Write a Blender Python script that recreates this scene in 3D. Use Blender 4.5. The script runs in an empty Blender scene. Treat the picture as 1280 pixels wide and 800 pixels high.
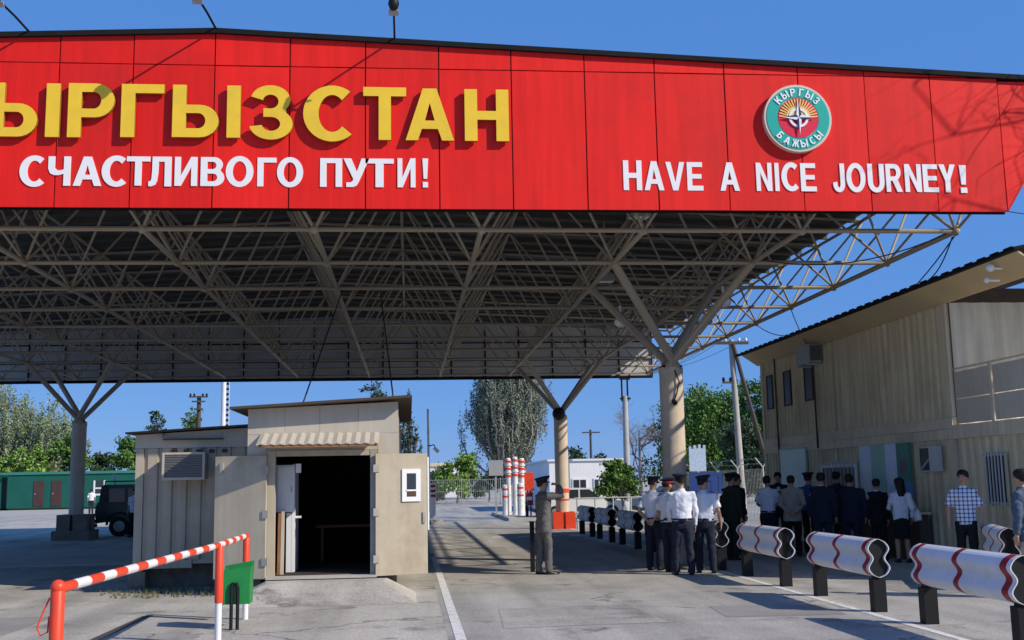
import bpy, math, random
from mathutils import Vector, Matrix
random.seed(7)
SC = bpy.context.scene
COL = SC.collection
PI = math.pi

# ---------------------------------------------------------------- camera
cam_d = bpy.data.cameras.new("camera"); CAM = bpy.data.objects.new("camera", cam_d); COL.objects.link(CAM)
_r = Vector((0.99552417, -0.09268123, -0.01848845)); _u = Vector((0.0046817, -0.14702627, 0.98912151)); _f = Vector((0.09439128, 0.98478092, 0.14593429))
CAM.matrix_world = Matrix(((_r.x, _u.x, -_f.x, 0), (_r.y, _u.y, -_f.y, 0), (_r.z, _u.z, -_f.z, 1.72), (0, 0, 0, 1)))
cam_d.sensor_width = 36; cam_d.lens = 36 * 1364.96 / 1280; cam_d.clip_start = 0.1; cam_d.clip_end = 6000
SC.camera = CAM

# ---------------------------------------------------------------- sky, sun, exposure
SUN_DIR = Vector((1.0, -0.62, 0.77)).normalized()
EL = math.asin(SUN_DIR.z); AZ = math.atan2(SUN_DIR.x, SUN_DIR.y)
W = bpy.data.worlds.new("World"); SC.world = W; W.use_nodes = True
nt = W.node_tree; bgn = nt.nodes["Background"]
sky = nt.nodes.new("ShaderNodeTexSky"); sky.sky_type = 'NISHITA'; sky.sun_disc = False
sky.sun_elevation = EL; sky.sun_rotation = AZ; sky.altitude = 700; sky.air_density = 1.0; sky.dust_density = 0.0; sky.ozone_density = 5.0
tint = nt.nodes.new("ShaderNodeMix"); tint.data_type = 'RGBA'; tint.inputs[0].default_value = 0.86; tint.inputs[7].default_value = (.40, 1.27, 3.45, 1)   # clear blue spring sky
nt.links.new(sky.outputs[0], tint.inputs[6]); nt.links.new(tint.outputs[2], bgn.inputs[0]); bgn.inputs[1].default_value = 0.107
sl = bpy.data.lights.new("sun", 'SUN'); sl.energy = 2.55; sl.angle = math.radians(0.5); sl.color = (1.0, 0.91, 0.77)
so = bpy.data.objects.new("sun", sl); COL.objects.link(so); so.rotation_euler = (-SUN_DIR).to_track_quat('-Z', 'Y').to_euler(); so.location = (40, -30, 40)
SC.view_settings.view_transform = 'Standard'; SC.view_settings.look = 'None'; SC.view_settings.exposure = 0.86; SC.view_settings.gamma = 1.0

# ---------------------------------------------------------------- materials
MATS = {}
def mat(name, col, rough=0.7, var=0.12, scale=2.0, bump=0.0, bscale=40.0, metallic=0.0, streak=0.0, island=0.0, stretch=None, spec=0.3, dirt=None, dirt_amt=0.0, crack=0.0, objvar=0.0):
    """Principled material: base colour broken up by noise, optional vertical weather streaks, dirt patches and a fine bump."""
    m = bpy.data.materials.new(name); m.use_nodes = True
    t = m.node_tree; N = t.nodes; L = t.links; b = N["Principled BSDF"]
    b.inputs["Roughness"].default_value = rough; b.inputs["Metallic"].default_value = metallic
    if "Specular IOR Level" in b.inputs: b.inputs["Specular IOR Level"].default_value = spec
    tc = N.new("ShaderNodeTexCoord"); oi = N.new("ShaderNodeObjectInfo")
    off = N.new("ShaderNodeVectorMath"); off.operation = 'ADD'; L.new(tc.outputs["Object"], off.inputs[0])
    mul = N.new("ShaderNodeMath"); mul.operation = 'MULTIPLY'; mul.inputs[1].default_value = 37.0; L.new(oi.outputs["Random"], mul.inputs[0]); L.new(mul.outputs[0], off.inputs[1])
    vec = off.outputs[0]
    if stretch:
        mp = N.new("ShaderNodeMapping"); mp.inputs["Scale"].default_value = stretch; L.new(vec, mp.inputs["Vector"]); vec = mp.outputs[0]
    nz = N.new("ShaderNodeTexNoise"); nz.inputs["Scale"].default_value = scale; nz.inputs["Detail"].default_value = 6; nz.inputs["Roughness"].default_value = 0.65
    L.new(vec, nz.inputs["Vector"])
    rp = N.new("ShaderNodeMapRange"); rp.inputs[1].default_value = 0.28; rp.inputs[2].default_value = 0.72; rp.inputs[3].default_value = 1 - var; rp.inputs[4].default_value = 1 + var
    L.new(nz.outputs["Fac"], rp.inputs[0])
    fac = rp.outputs[0]
    if streak:
        mp2 = N.new("ShaderNodeMapping"); mp2.inputs["Scale"].default_value = (9, 9, 0.5); L.new(off.outputs[0], mp2.inputs["Vector"])
        n2 = N.new("ShaderNodeTexNoise"); n2.inputs["Scale"].default_value = 1.0; n2.inputs["Detail"].default_value = 4; L.new(mp2.outputs[0], n2.inputs["Vector"])
        r2 = N.new("ShaderNodeMapRange"); r2.inputs[1].default_value = 0.35; r2.inputs[2].default_value = 0.68; r2.inputs[3].default_value = 1 + streak * .3; r2.inputs[4].default_value = 1 - streak
        L.new(n2.outputs["Fac"], r2.inputs[0]); mm = N.new("ShaderNodeMath"); mm.operation = 'MULTIPLY'; L.new(fac, mm.inputs[0]); L.new(r2.outputs[0], mm.inputs[1]); fac = mm.outputs[0]
    if island:
        g = N.new("ShaderNodeNewGeometry"); r3 = N.new("ShaderNodeMapRange"); r3.inputs[3].default_value = 1 - island; r3.inputs[4].default_value = 1 + island
        L.new(g.outputs["Random Per Island"], r3.inputs[0]); mm = N.new("ShaderNodeMath"); mm.operation = 'MULTIPLY'; L.new(fac, mm.inputs[0]); L.new(r3.outputs[0], mm.inputs[1]); fac = mm.outputs[0]
    if objvar:
        r6 = N.new("ShaderNodeMapRange"); r6.inputs[3].default_value = 1 - objvar; r6.inputs[4].default_value = 1 + objvar; L.new(oi.outputs["Random"], r6.inputs[0])
        m6 = N.new("ShaderNodeMath"); m6.operation = 'MULTIPLY'; L.new(fac, m6.inputs[0]); L.new(r6.outputs[0], m6.inputs[1]); fac = m6.outputs[0]
    sc = N.new("ShaderNodeVectorMath"); sc.operation = 'SCALE'; sc.inputs[0].default_value = col[:3]; L.new(fac, sc.inputs["Scale"])
    out = sc.outputs[0]
    if dirt:
        n4 = N.new("ShaderNodeTexNoise"); n4.inputs["Scale"].default_value = scale * .45; n4.inputs["Detail"].default_value = 8; n4.inputs["Roughness"].default_value = 0.7; L.new(vec, n4.inputs["Vector"])
        r4 = N.new("ShaderNodeMapRange"); r4.inputs[1].default_value = 0.5; r4.inputs[2].default_value = 0.7; r4.inputs[4].default_value = dirt_amt; L.new(n4.outputs["Fac"], r4.inputs[0])
        mx = N.new("ShaderNodeMix"); mx.data_type = 'RGBA'; L.new(r4.outputs[0], mx.inputs[0]); L.new(out, mx.inputs[6]); mx.inputs[7].default_value = (*dirt, 1); out = mx.outputs[2]
    if crack:   # hairline cracks and tar seams plus fine aggregate speckle
        wn = N.new("ShaderNodeTexNoise"); wn.inputs["Scale"].default_value = 1.3; wn.inputs["Detail"].default_value = 5; L.new(vec, wn.inputs["Vector"])
        wv = N.new("ShaderNodeVectorMath"); wv.operation = 'MULTIPLY_ADD'; wv.inputs[1].default_value = (1.6, 1.6, 0); L.new(wn.outputs["Color"], wv.inputs[0]); L.new(vec, wv.inputs[2])
        vo = N.new("ShaderNodeTexVoronoi"); vo.feature = 'DISTANCE_TO_EDGE'; vo.inputs["Scale"].default_value = .33; L.new(wv.outputs[0], vo.inputs["Vector"])
        cr = N.new("ShaderNodeMapRange"); cr.inputs[1].default_value = 0.0; cr.inputs[2].default_value = 0.013; cr.inputs[3].default_value = crack; cr.inputs[4].default_value = 0.0; L.new(vo.outputs["Distance"], cr.inputs[0])
        mk = N.new("ShaderNodeTexNoise"); mk.inputs["Scale"].default_value = .35; L.new(vec, mk.inputs["Vector"]); mr = N.new("ShaderNodeMapRange"); mr.inputs[1].default_value = .46; mr.inputs[2].default_value = .56; L.new(mk.outputs["Fac"], mr.inputs[0])
        cm = N.new("ShaderNodeMath"); cm.operation = 'MULTIPLY'; L.new(cr.outputs[0], cm.inputs[0]); L.new(mr.outputs[0], cm.inputs[1])
        mx2 = N.new("ShaderNodeMix"); mx2.data_type = 'RGBA'; L.new(cm.outputs[0], mx2.inputs[0]); L.new(out, mx2.inputs[6]); mx2.inputs[7].default_value = (.06, .058, .055, 1); out = mx2.outputs[2]
        sp = N.new("ShaderNodeTexNoise"); sp.inputs["Scale"].default_value = 26; sp.inputs["Detail"].default_value = 3; L.new(vec, sp.inputs["Vector"])
        sr = N.new("ShaderNodeMapRange"); sr.inputs[1].default_value = .3; sr.inputs[2].default_value = .7; sr.inputs[3].default_value = .80; sr.inputs[4].default_value = 1.18; L.new(sp.outputs["Fac"], sr.inputs[0])
        mw = N.new("ShaderNodeMapping"); mw.inputs["Scale"].default_value = (1.5, .10, 1); L.new(vec, mw.inputs["Vector"])
        nw = N.new("ShaderNodeTexNoise"); nw.inputs["Scale"].default_value = 1.0; nw.inputs["Detail"].default_value = 6; L.new(mw.outputs[0], nw.inputs["Vector"])
        rw = N.new("ShaderNodeMapRange"); rw.inputs[1].default_value = .35; rw.inputs[2].default_value = .65; rw.inputs[3].default_value = .80; rw.inputs[4].default_value = 1.12; L.new(nw.outputs["Fac"], rw.inputs[0])
        st = N.new("ShaderNodeTexNoise"); st.inputs["Scale"].default_value = 1.1; st.inputs["Detail"].default_value = 3; L.new(vec, st.inputs["Vector"])
        rs = N.new("ShaderNodeMapRange"); rs.inputs[1].default_value = .62; rs.inputs[2].default_value = .74; rs.inputs[3].default_value = 1.0; rs.inputs[4].default_value = .55; L.new(st.outputs["Fac"], rs.inputs[0])
        ma = N.new("ShaderNodeMath"); ma.operation = 'MULTIPLY'; L.new(rw.outputs[0], ma.inputs[0]); L.new(rs.outputs[0], ma.inputs[1])
        mb2 = N.new("ShaderNodeMath"); mb2.operation = 'MULTIPLY'; L.new(ma.outputs[0], mb2.inputs[0]); L.new(sr.outputs[0], mb2.inputs[1])
        s5 = N.new("ShaderNodeVectorMath"); s5.operation = 'SCALE'; L.new(out, s5.inputs[0]); L.new(mb2.outputs[0], s5.inputs["Scale"]); out = s5.outputs[0]
    L.new(out, b.inputs["Base Color"])
    if bump:
        n3 = N.new("ShaderNodeTexNoise"); n3.inputs["Scale"].default_value = bscale; n3.inputs["Detail"].default_value = 5; L.new(vec, n3.inputs["Vector"])
        bp = N.new("ShaderNodeBump"); bp.inputs["Strength"].default_value = bump; bp.inputs["Distance"].default_value = 0.02; L.new(n3.outputs["Fac"], bp.inputs["Height"]); L.new(bp.outputs[0], b.inputs["Normal"])
    MATS[name] = m
    return m

M = MATS
mat("asphalt", (0.410, 0.388, 0.350), .92, .13, .7, .35, 60, dirt=(.15, .145, .14), dirt_amt=.5, crack=.75)
mat("yard_concrete", (0.455, 0.425, 0.370), .92, .16, .5, .35, 45, dirt=(.19, .18, .165), dirt_amt=.6, crack=.7)
mat("far_ground", (0.430, 0.400, 0.350), .95, .15, .08, .2, 10)
mat("slab", (0.470, 0.440, 0.390), .9, .12, 1.2, .25, 50, dirt=(.24, .22, .2), dirt_amt=.4)
mat("shade_brown", (.17, .14, .11), .95, .35, 5, .5, 30)  # dark brown standing in for shade in the gap under the booth
mat("road_white", (.70, .69, .66), .85, .15, 16, dirt=(.33, .32, .30), dirt_amt=1.0)
mat("drain", (.07, .068, .065), .9, .3, 6)
mat("red_panel", (0.820, 0.018, 0.013), .55, .07, .8, streak=.12, spec=.2, objvar=.07, bump=.25, bscale=1.1, dirt=(.42, .02, .018), dirt_amt=.45)
mat("dark_trim", (.016, .014, .014), .75, .2, 2, spec=.1)
mat("backing", (.08, .05, .045), .8)
mat("yellow_letter", (0.880, 0.570, 0.040), .5, .07, 3, dirt=(.5, .36, .06), dirt_amt=.3)
mat("letter_side", (.30, .14, .02), .6)
mat("white_letter", (.86, .84, .83), .45, .03, 4)
mat("truss", (0.410, 0.350, 0.265), .7, .22, 3, dirt=(.16, .085, .05), dirt_amt=.5)
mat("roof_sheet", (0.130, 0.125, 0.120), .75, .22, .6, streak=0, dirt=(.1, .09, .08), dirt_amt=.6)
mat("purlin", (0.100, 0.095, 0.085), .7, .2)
mat("back_panel", (.46, .46, .45), .7, .15, .8)
mat("column", (0.600, 0.500, 0.385), .85, .10, 2, .3, 30, streak=.1)
mat("pedestal", (0.220, 0.180, 0.140), .9, .3, 3, .5, 20)
mat("red_paint", (0.780, 0.065, 0.022), .4, .10, 4, spec=.4)
mat("white_paint", (.78, .77, .75), .45, .06, 5, dirt=(.45, .42, .38), dirt_amt=.35)
mat("black_paint", (0.009, 0.009, 0.009), .55, .3, 3)
mat("rail_metal", (0.740, 0.740, 0.740), .8, .05, 6, spec=.2, dirt=(.5, .48, .46), dirt_amt=.35)
mat("rail_red", (.33, .022, .025), .5, .15, 6)
mat("beige_wall", (0.470, 0.410, 0.320), .65, .07, 1.5, streak=.12, dirt=(.24, .17, .10), dirt_amt=.4)
mat("beige_panel", (0.520, 0.465, 0.375), .6, .06, 1.5, streak=.06, dirt=(.40, .33, .24), dirt_amt=.22)
mat("door_beige", (0.480, 0.415, 0.305), .55, .07, 2, streak=.08, dirt=(.24, .16, .09), dirt_amt=.45)
mat("asphalt_dark", (.30, .285, .26), .95, .16, 1.2, .35, 60, dirt=(.15, .145, .14), dirt_amt=.5)
mat("frame_grey", (.36, .33, .29), .6, .15, 4)
mat("brown_roof", (.085, .06, .045), .8, .2, 2)
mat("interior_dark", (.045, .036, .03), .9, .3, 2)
mat("timber", (.30, .14, .065), .8, .25, 4, stretch=(6, 6, .6))
mat("pvc_white", (.82, .82, .82), .4, .02)
mat("glass_dark", (.035, .042, .05), .08, .1, 1, spec=.6)
mat("pane_dull", (.03, .03, .032), .35, .2, 2, spec=.12)
mat("metal_grey", (.36, .36, .36), .5, .12, 5)
mat("grille", (.13, .13, .13), .6, .15, 6)
mat("green_bin", (.022, .24, .06), .45, .12, 6)
mat("tan_wall", (.70, .59, .375), .8, .1, 1, streak=.22, dirt=(.22, .17, .12), dirt_amt=.4)
mat("tan_band", (.72, .62, .44), .8, .1, 1, streak=.14, dirt=(.26, .2, .15), dirt_amt=.3)
mat("soffit_board", (0.580, 0.450, 0.260), .8, .1, .8)
mat("pale_wall", (0.700, 0.645, 0.510), .75, .1, 1, streak=.2)
mat("yellow_board", (.50, .40, .17), .7, .08)
mat("parapet_board", (0.600, 0.540, 0.420), .75, .08, 1.5, streak=.06)
mat("board_green", (0.680, 0.800, 0.740), .6, .05)
mat("board_teal", (.06, .24, .18), .6, .1)
mat("board_midgreen", (0.340, 0.550, 0.460), .6, .1)
mat("board_blue", (0.620, 0.720, 0.900), .6, .06)
mat("board_deepblue", (0.100, 0.220, 0.520), .6, .1)
mat("paper", (.80, .80, .78), .7, .04)
mat("green_cabin", (0.012, 0.110, 0.082), .5, .1, 1.5, streak=.06)
mat("green_roof", (0.050, 0.220, 0.170), .5, .1, 1)
mat("dark_door", (.075, .04, .035), .6, .15)
mat("white_wall", (.80, .80, .80), .8, .04, 1, streak=.05)
mat("car_green", (.012, .024, .02), .3, .1, 2, spec=.5)
mat("car_white", (.78, .78, .78), .3, .03, 2, spec=.5)
mat("tyre", (.02, .02, .02), .85, .2, 8)
mat("rim", (.35, .35, .35), .4, .1, 5, metallic=.3)
mat("lamp_white", (.85, .85, .84), .4, .03)
mat("pole_concrete", (.42, .40, .37), .85, .15, 2)
mat("pole_wood", (.085, .07, .06), .85, .2, 3)
mat("fence_metal", (.30, .31, .31), .6, .15, 3)
mat("fence_pale", (0.500, 0.500, 0.470), .55, .1, 3)
mat("cable", (.03, .03, .035), .6)
mat("sign_white", (.74, .74, .76), .6, .06, 9)
mat("sign_pale", (.45, .56, .72), .6, .14, 8)
mat("sign_navy", (.025, .06, .22), .6, .15, 5)
mat("emblem_teal", (.015, .40, .33), .45, .05)
mat("emblem_red", (.72, .02, .06), .45, .05)
mat("emblem_gold", (.86, .62, .18), .45, .05)
mat("emblem_rim", (.66, .58, .46), .5, .06)
mat("emblem_navy", (.02, .03, .11), .45, .05)
mat("emblem_white", (.84, .84, .84), .45, .03)
mat("bark_dark", (.10, .075, .055), .9, .3, 6)
mat("bark_pale", (0.270, 0.260, 0.235), .9, .2, 6)
mat("bark_twig", (.20, .17, .155), .9, .2, 6)
mat("skin_tone", (.46, .26, .165), .55, .08, 12, spec=.35)
mat("hair_black", (.012, .010, .009), .6, .3, 30)
mat("lip", (.26, .10, .08), .5)
mat("eye_dark", (.015, .012, .012), .3)
mat("shirt_white", (.74, .75, .82), .85, .05, 8, .25, 14)
mat("navy_cloth", (.017, .021, .038), .9, .25, 6, .3, 14)
mat("dark_blue_cloth", (0.019, 0.024, 0.042), .9, .2, 6, .3, 14)
mat("black_cloth", (.012, .012, .014), .9, .25, 6, .2, 14)
mat("grey_suit", (.125, .123, .12), .85, .14, 8, .35, 12)
mat("tan_jacket", (.42, .36, .29), .85, .1, 6, .3, 12)
mat("blue_cloth", (.035, .085, .26), .85, .15, 6, .3, 12)
mat("green_cloth", (.022, .026, .018), .9, .2, 6, .2, 12)
mat("steel_cloth", (.07, .10, .15), .85, .15, 6, .2, 12)
mat("beige_cloth", (.45, .38, .30), .85, .1)
mat("shoe_black", (.012, .012, .012), .35, .2)
mat("bag_white", (.74, .73, .70), .5, .05)
mat("leather_brown", (.10, .05, .03), .5, .1)
mat("red_cap_band", (.30, .02, .03), .7)
def leaf_mat(name, c, island=.55):
    m = mat(name, c, .65, .2, .35, island=island, spec=.2)
    b = m.node_tree.nodes["Principled BSDF"]
    return m
leaf_mat("leaf_poplar", (0.175, 0.210, 0.145)); leaf_mat("leaf_willow", (0.250, 0.310, 0.160)); leaf_mat("leaf_green", (0.095, 0.185, 0.040))
leaf_mat("leaf_bright", (0.170, 0.280, 0.055)); leaf_mat("leaf_dark", (0.050, 0.085, 0.042)); leaf_mat("leaf_far", (.07, .105, .06)); leaf_mat("leaf_grass", (.13, .13, .06))
# plaid cotton: white ground with navy checks, woven pattern printed on the cloth
def plaid():
    m = bpy.data.materials.new("plaid_cloth"); m.use_nodes = True; t = m.node_tree; N = t.nodes; L = t.links; b = N["Principled BSDF"]; b.inputs["Roughness"].default_value = .85
    tc = N.new("ShaderNodeTexCoord"); sp = N.new("ShaderNodeSeparateXYZ"); L.new(tc.outputs["Object"], sp.inputs[0])
    def band(sock, per, lo, hi):
        a = N.new("ShaderNodeMath"); a.operation = 'DIVIDE'; a.inputs[1].default_value = per; L.new(sock, a.inputs[0])
        f = N.new("ShaderNodeMath"); f.operation = 'FRACT'; L.new(a.outputs[0], f.inputs[0])
        r = N.new("ShaderNodeMath"); r.operation = 'LESS_THAN'; r.inputs[1].default_value = hi; L.new(f.outputs[0], r.inputs[0]); return r.outputs[0]
    s1 = band(sp.outputs[0], .066, 0, .33); s2 = band(sp.outputs[2], .066, 0, .33)
    ad = N.new("ShaderNodeMath"); ad.operation = 'ADD'; L.new(s1, ad.inputs[0]); L.new(s2, ad.inputs[1])
    hv = N.new("ShaderNodeMath"); hv.operation = 'MULTIPLY'; hv.inputs[1].default_value = .5; L.new(ad.outputs[0], hv.inputs[0])
    rp = N.new("ShaderNodeValToRGB"); rp.color_ramp.elements[0].color = (.78, .78, .82, 1); rp.color_ramp.elements[1].color = (.02, .025, .07, 1)
    e = rp.color_ramp.elements.new(.5); e.color = (.30, .34, .46, 1); L.new(hv.outputs[0], rp.inputs[0]); L.new(rp.outputs[0], b.inputs["Base Color"]); MATS["plaid_cloth"] = m
plaid()

# ---------------------------------------------------------------- mesh helpers
def chain(o):
    m = Matrix.Identity(4)
    while o: m = o.matrix_basis @ m; o = o.parent
    return m
def tag(o, label=None, cat=None, group=None, kind=None):
    if label: o["label"] = label
    if cat: o["category"] = cat
    if group: o["group"] = group
    if kind: o["kind"] = kind
    return o
def thing(name, label, cat, loc=(0, 0, 0), rz=0.0, group=None):
    o = bpy.data.objects.new(name, None); COL.objects.link(o); o.location = loc; o.rotation_euler = (0, 0, rz); o.empty_display_size = .2
    return tag(o, label, cat, group)
def link(name, me, parent=None, loc=None):
    o = bpy.data.objects.new(name, me); COL.objects.link(o)
    if parent: o.parent = parent
    if loc: o.location = loc
    return o
def copy_tree(o, parent=None):
    c = o.copy(); COL.objects.link(c); c.parent = parent
    for ch in list(o.children): copy_tree(ch, c)
    return c

class MB:
    def __init__(s): s.v = []; s.f = []; s.mi = []
    def add(s, vs, fs, mi=0):
        n = len(s.v); s.v += [tuple(v) for v in vs]; s.f += [tuple(i + n for i in f) for f in fs]; s.mi += [mi] * len(fs); return s
    def box(s, x0, x1, y0, y1, z0, z1, mi=0):
        return s.add([(x0, y0, z0), (x1, y0, z0), (x1, y1, z0), (x0, y1, z0), (x0, y0, z1), (x1, y0, z1), (x1, y1, z1), (x0, y1, z1)],
                     [(3, 2, 1, 0), (4, 5, 6, 7), (0, 1, 5, 4), (1, 2, 6, 5), (2, 3, 7, 6), (3, 0, 4, 7)], mi)
    def obox(s, c, ax, ay, az, mi=0):
        """box with centre c and half-axis vectors"""
        c = Vector(c); ax = Vector(ax); ay = Vector(ay); az = Vector(az); vs = []
        for k in (-1, 1):
            for i, j in ((-1, -1), (1, -1), (1, 1), (-1, 1)): vs.append(c + ax * i + ay * j + az * k)
        return s.add(vs, [(3, 2, 1, 0), (4, 5, 6, 7), (0, 1, 5, 4), (1, 2, 6, 5), (2, 3, 7, 6), (3, 0, 4, 7)], mi)
    def prism(s, poly, d0, d1, axis='y', mi=0):
        """2-D polygon extruded along an axis: (a,b) -> xz for y, yz for x, xy for z"""
        def P(a, b, d): return {'y': (a, d, b), 'x': (d, a, b), 'z': (a, b, d)}[axis]
        n = len(poly); vs = [P(a, b, d0) for a, b in poly] + [P(a, b, d1) for a, b in poly]
        fs = [tuple(range(n)), tuple(range(2 * n - 1, n - 1, -1))] + [(i, i + n, (i + 1) % n + n, (i + 1) % n) for i in range(n)]
        return s.add(vs, fs, mi)
    def tube(s, p, q, r, r2=None, n=8, mi=0):
        return s.path([p, q], [r, r if r2 is None else r2], n, mi)
    def path(s, pts, rad, n=8, mi=0, flat=None):
        """closed tube along a polyline; rad may be numbers or (a,b) pairs; flat = reference side axis"""
        pts = [Vector(p) for p in pts]; base = len(s.v); rings = []
        ref = Vector(flat) if flat else None
        for i, p in enumerate(pts):
            t = (pts[min(i + 1, len(pts) - 1)] - pts[max(i - 1, 0)])
            t = t.normalized() if t.length > 1e-9 else Vector((0, 0, 1))
            a = ref if ref else (Vector((0, 0, 1)) if abs(t.z) < .9 else Vector((1, 0, 0)))
            u = (a - t * a.dot(t)).normalized(); w = t.cross(u)
            r = rad[i] if isinstance(rad, (list, tuple)) else rad
            ra, rb = r if isinstance(r, (list, tuple)) else (r, r)
            rings.append([p + u * (ra * math.cos(2 * PI * k / n)) + w * (rb * math.sin(2 * PI * k / n)) for k in range(n)])
        return s.rings(rings, mi)
    def rings(s, rings, mi=0):
        n = len(rings[0]); vs = [v for r in rings for v in r]; fs = []
        for i in range(len(rings) - 1):
            for k in range(n):
                a = i * n + k; b = i * n + (k + 1) % n; fs.append((a, b, b + n, a + n))
        fs.append(tuple(range(n - 1, -1, -1))); m = (len(rings) - 1) * n; fs.append(tuple(range(m, m + n)))
        return s.add(vs, fs, mi)
    def lathe(s, prof, c=(0, 0, 0), n=20, mi=0, axis='z'):
        rr = []
        for r, h in prof:
            ring = []
            for k in range(n):
                a = 2 * PI * k / n; x, y = r * math.cos(a), r * math.sin(a)
                p = {'z': (x, y, h), 'y': (x, h, y), 'x': (h, x, y)}[axis]
                ring.append((p[0] + c[0], p[1] + c[1], p[2] + c[2]))
            rr.append(ring)
        return s.rings(rr, mi)
    def ell(s, c, r, n=10, m=7, mi=0):
        rr = []
        for i in range(m + 1):
            a = -PI / 2 + PI * (i + .15) / (m + .3); rr.append([(c[0] + r[0] * math.cos(a) * math.cos(2 * PI * k / n), c[1] + r[1] * math.cos(a) * math.sin(2 * PI * k / n), c[2] + r[2] * math.sin(a)) for k in range(n)])
        return s.rings(rr, mi)
    def mesh(s, name, mats, M4=None, smooth=False):
        me = bpy.data.meshes.new(name)
        vs = s.v if M4 is None else [tuple(M4 @ Vector(v)) for v in s.v]
        me.from_pydata(vs, [], s.f); 
        for m in (mats if isinstance(mats, (list, tuple)) else [mats]): me.materials.append(MATS[m] if isinstance(m, str) else m)
        if any(s.mi): me.polygons.foreach_set("material_index", s.mi)
        if smooth: me.polygons.foreach_set("use_smooth", [True] * len(me.polygons)); me.set_sharp_from_angle(angle=math.radians(42))
        me.update(); return me
    def build(s, name, mats, parent=None, smooth=False, world=True, label=None):
        M4 = chain(parent).inverted() if (parent and world) else None
        o = link(name, s.mesh(name, mats, M4, smooth), parent)
        if label: o["label"] = label
        return o
def bx(name, m, parent, *a, **k): return MB().box(*a).build(name, m, parent, **k)
def unit_bar():
    return MB().tube((0, 0, 0), (0, 0, 1), 1, n=8).mesh("bar", "truss", smooth=True)
_bars = {}
def bar(name, p, q, r, m, parent):
    """a straight round member: shared unit tube scaled into place (parent unrotated)"""
    if m not in _bars: _bars[m] = MB().tube((0, 0, 0), (0, 0, 1), 1, n=8).mesh(name, m, smooth=True)
    p = Vector(p); q = Vector(q); d = q - p
    o = link(name, _bars[m], parent); o.rotation_mode = 'QUATERNION'; o.rotation_quaternion = d.to_track_quat('Z', 'Y'); o.scale = (r, r, d.length)
    o.location = chain(parent).inverted() @ p if parent else p
    return o
def corrugated(mb, p0, du, length, z0, z1, nrm, pitch=.28, depth=.036, flank=.22, mi=0, z1b=None, duty=.5):
    """trapezoid-ribbed sheet standing on p0 along du, proud along nrm; closed with a back so it has thickness"""
    p0 = Vector((*p0[:2], 0)); du = Vector((*du, 0)).normalized(); nn = Vector((*nrm, 0)).normalized()
    pts = []; n = max(1, round(length / pitch)); pt = length / n
    for i in range(n):
        a = i * pt; f = pt * flank; h = pt * duty
        pts += [(a, 0), (a + h - f, 0), (a + h, depth), (a + pt - f, depth)]
    pts.append((length, 0))
    vs = []; 
    for (a, d) in pts:
        zt = z1 if z1b is None else z1 + (z1b - z1) * a / length
        b = p0 + du * a + nn * d; vs += [(b.x, b.y, z0), (b.x, b.y, zt)]
    e = p0 + du * length - nn * .02; b0 = p0 - nn * .02; zt = z1 if z1b is None else z1b
    k = len(vs); vs += [(b0.x, b0.y, z0), (b0.x, b0.y, z1), (e.x, e.y, z0), (e.x, e.y, zt)]
    fs = [(2 * i, 2 * i + 2, 2 * i + 3, 2 * i + 1) for i in range(len(pts) - 1)] + [(k + 2, k, k + 1, k + 3)]
    fs += [(k, 0, 1, k + 1), (k - 2, k + 2, k + 3, k - 1)]
    top = [2 * i + 1 for i in range(len(pts))]; bot = [2 * i for i in range(len(pts))]
    fs.append(tuple(top + [k + 3, k + 1])); fs.append(tuple(reversed(bot + [k + 2, k])))
    mb.add(vs, fs, mi); return mb

# ---------------------------------------------------------------- bold sans letters drawn as outlines (capital height 1)
from mathutils.geometry import tessellate_polygon
def arc(cx, cy, rx, ry, a0, a1, n=12): return [(cx + rx * math.cos(math.radians(a0 + (a1 - a0) * k / n)), cy + ry * math.sin(math.radians(a0 + (a1 - a0) * k / n))) for k in range(n + 1)]
def box2(x0, y0, x1, y1): return [(x0, y0), (x1, y0), (x1, y1), (x0, y1)]
_soft = ([(0, 1), (0, 0)] + arc(.40, .31, .28, .31, -90, 90) + [(.2, .62), (.2, 1)], [(.2, .17), (.2, .46)] + arc(.38, .315, .105, .145, 90, -90))
_pe = ([(0, 0), (.2, 0), (.2, .37)] + arc(.40, .685, .29, .315, -90, 90) + [(0, 1)], [(.2, .53)] + arc(.38, .685, .11, .155, -90, 90) + [(.2, .84)])
_en = [(0, 0), (.2, 0), (.2, .41), (.5, .41), (.5, 0), (.7, 0), (.7, 1), (.5, 1), (.5, .58), (.2, .58), (.2, 1), (0, 1)]
_es = arc(.37, .5, .37, .505, 52, 312, 30) + arc(.37, .5, .175, .335, 316, 46, 24)
_o = (arc(.385, .5, .385, .505, 0, 345, 30), arc(.385, .5, .19, .335, 345, 0, 24))
_a = ([(0, 0), (.21, 0), (.28, .22), (.56, .22), (.63, 0), (.84, 0), (.54, 1), (.30, 1)], [(.335, .38), (.505, .38), (.42, .72)])
_i = [(0, 0), (.2, 0), (.52, .66), (.52, 0), (.71, 0), (.71, 1), (.51, 1), (.19, .34), (.19, 1), (0, 1)]
_ve = ([(0, 0)] + arc(.42, .29, .29, .29, -90, 48) + arc(.39, .74, .27, .26, -42, 90) + [(0, 1)], [(.2, .165), (.2, .43)] + arc(.38, .2975, .12, .1325, 90, -90), [(.2, .585), (.2, .84)] + arc(.36, .7125, .11, .1275, 90, -90))
_te = [(.25, 0), (.45, 0), (.45, .83), (.7, .83), (.7, 1), (0, 1), (0, .83), (.25, .83)]
_bang = ([(.04, .30), (.17, .30), (.21, 1), (0, 1)], [(.01, 0), (.2, 0), (.2, .19), (.01, .19)])
_ka = [(0, 0), (.2, 0), (.2, .30), (.33, .45), (.58, 0), (.83, 0), (.47, .60), (.80, 1), (.54, 1), (.2, .57), (.2, 1), (0, 1)]
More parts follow.
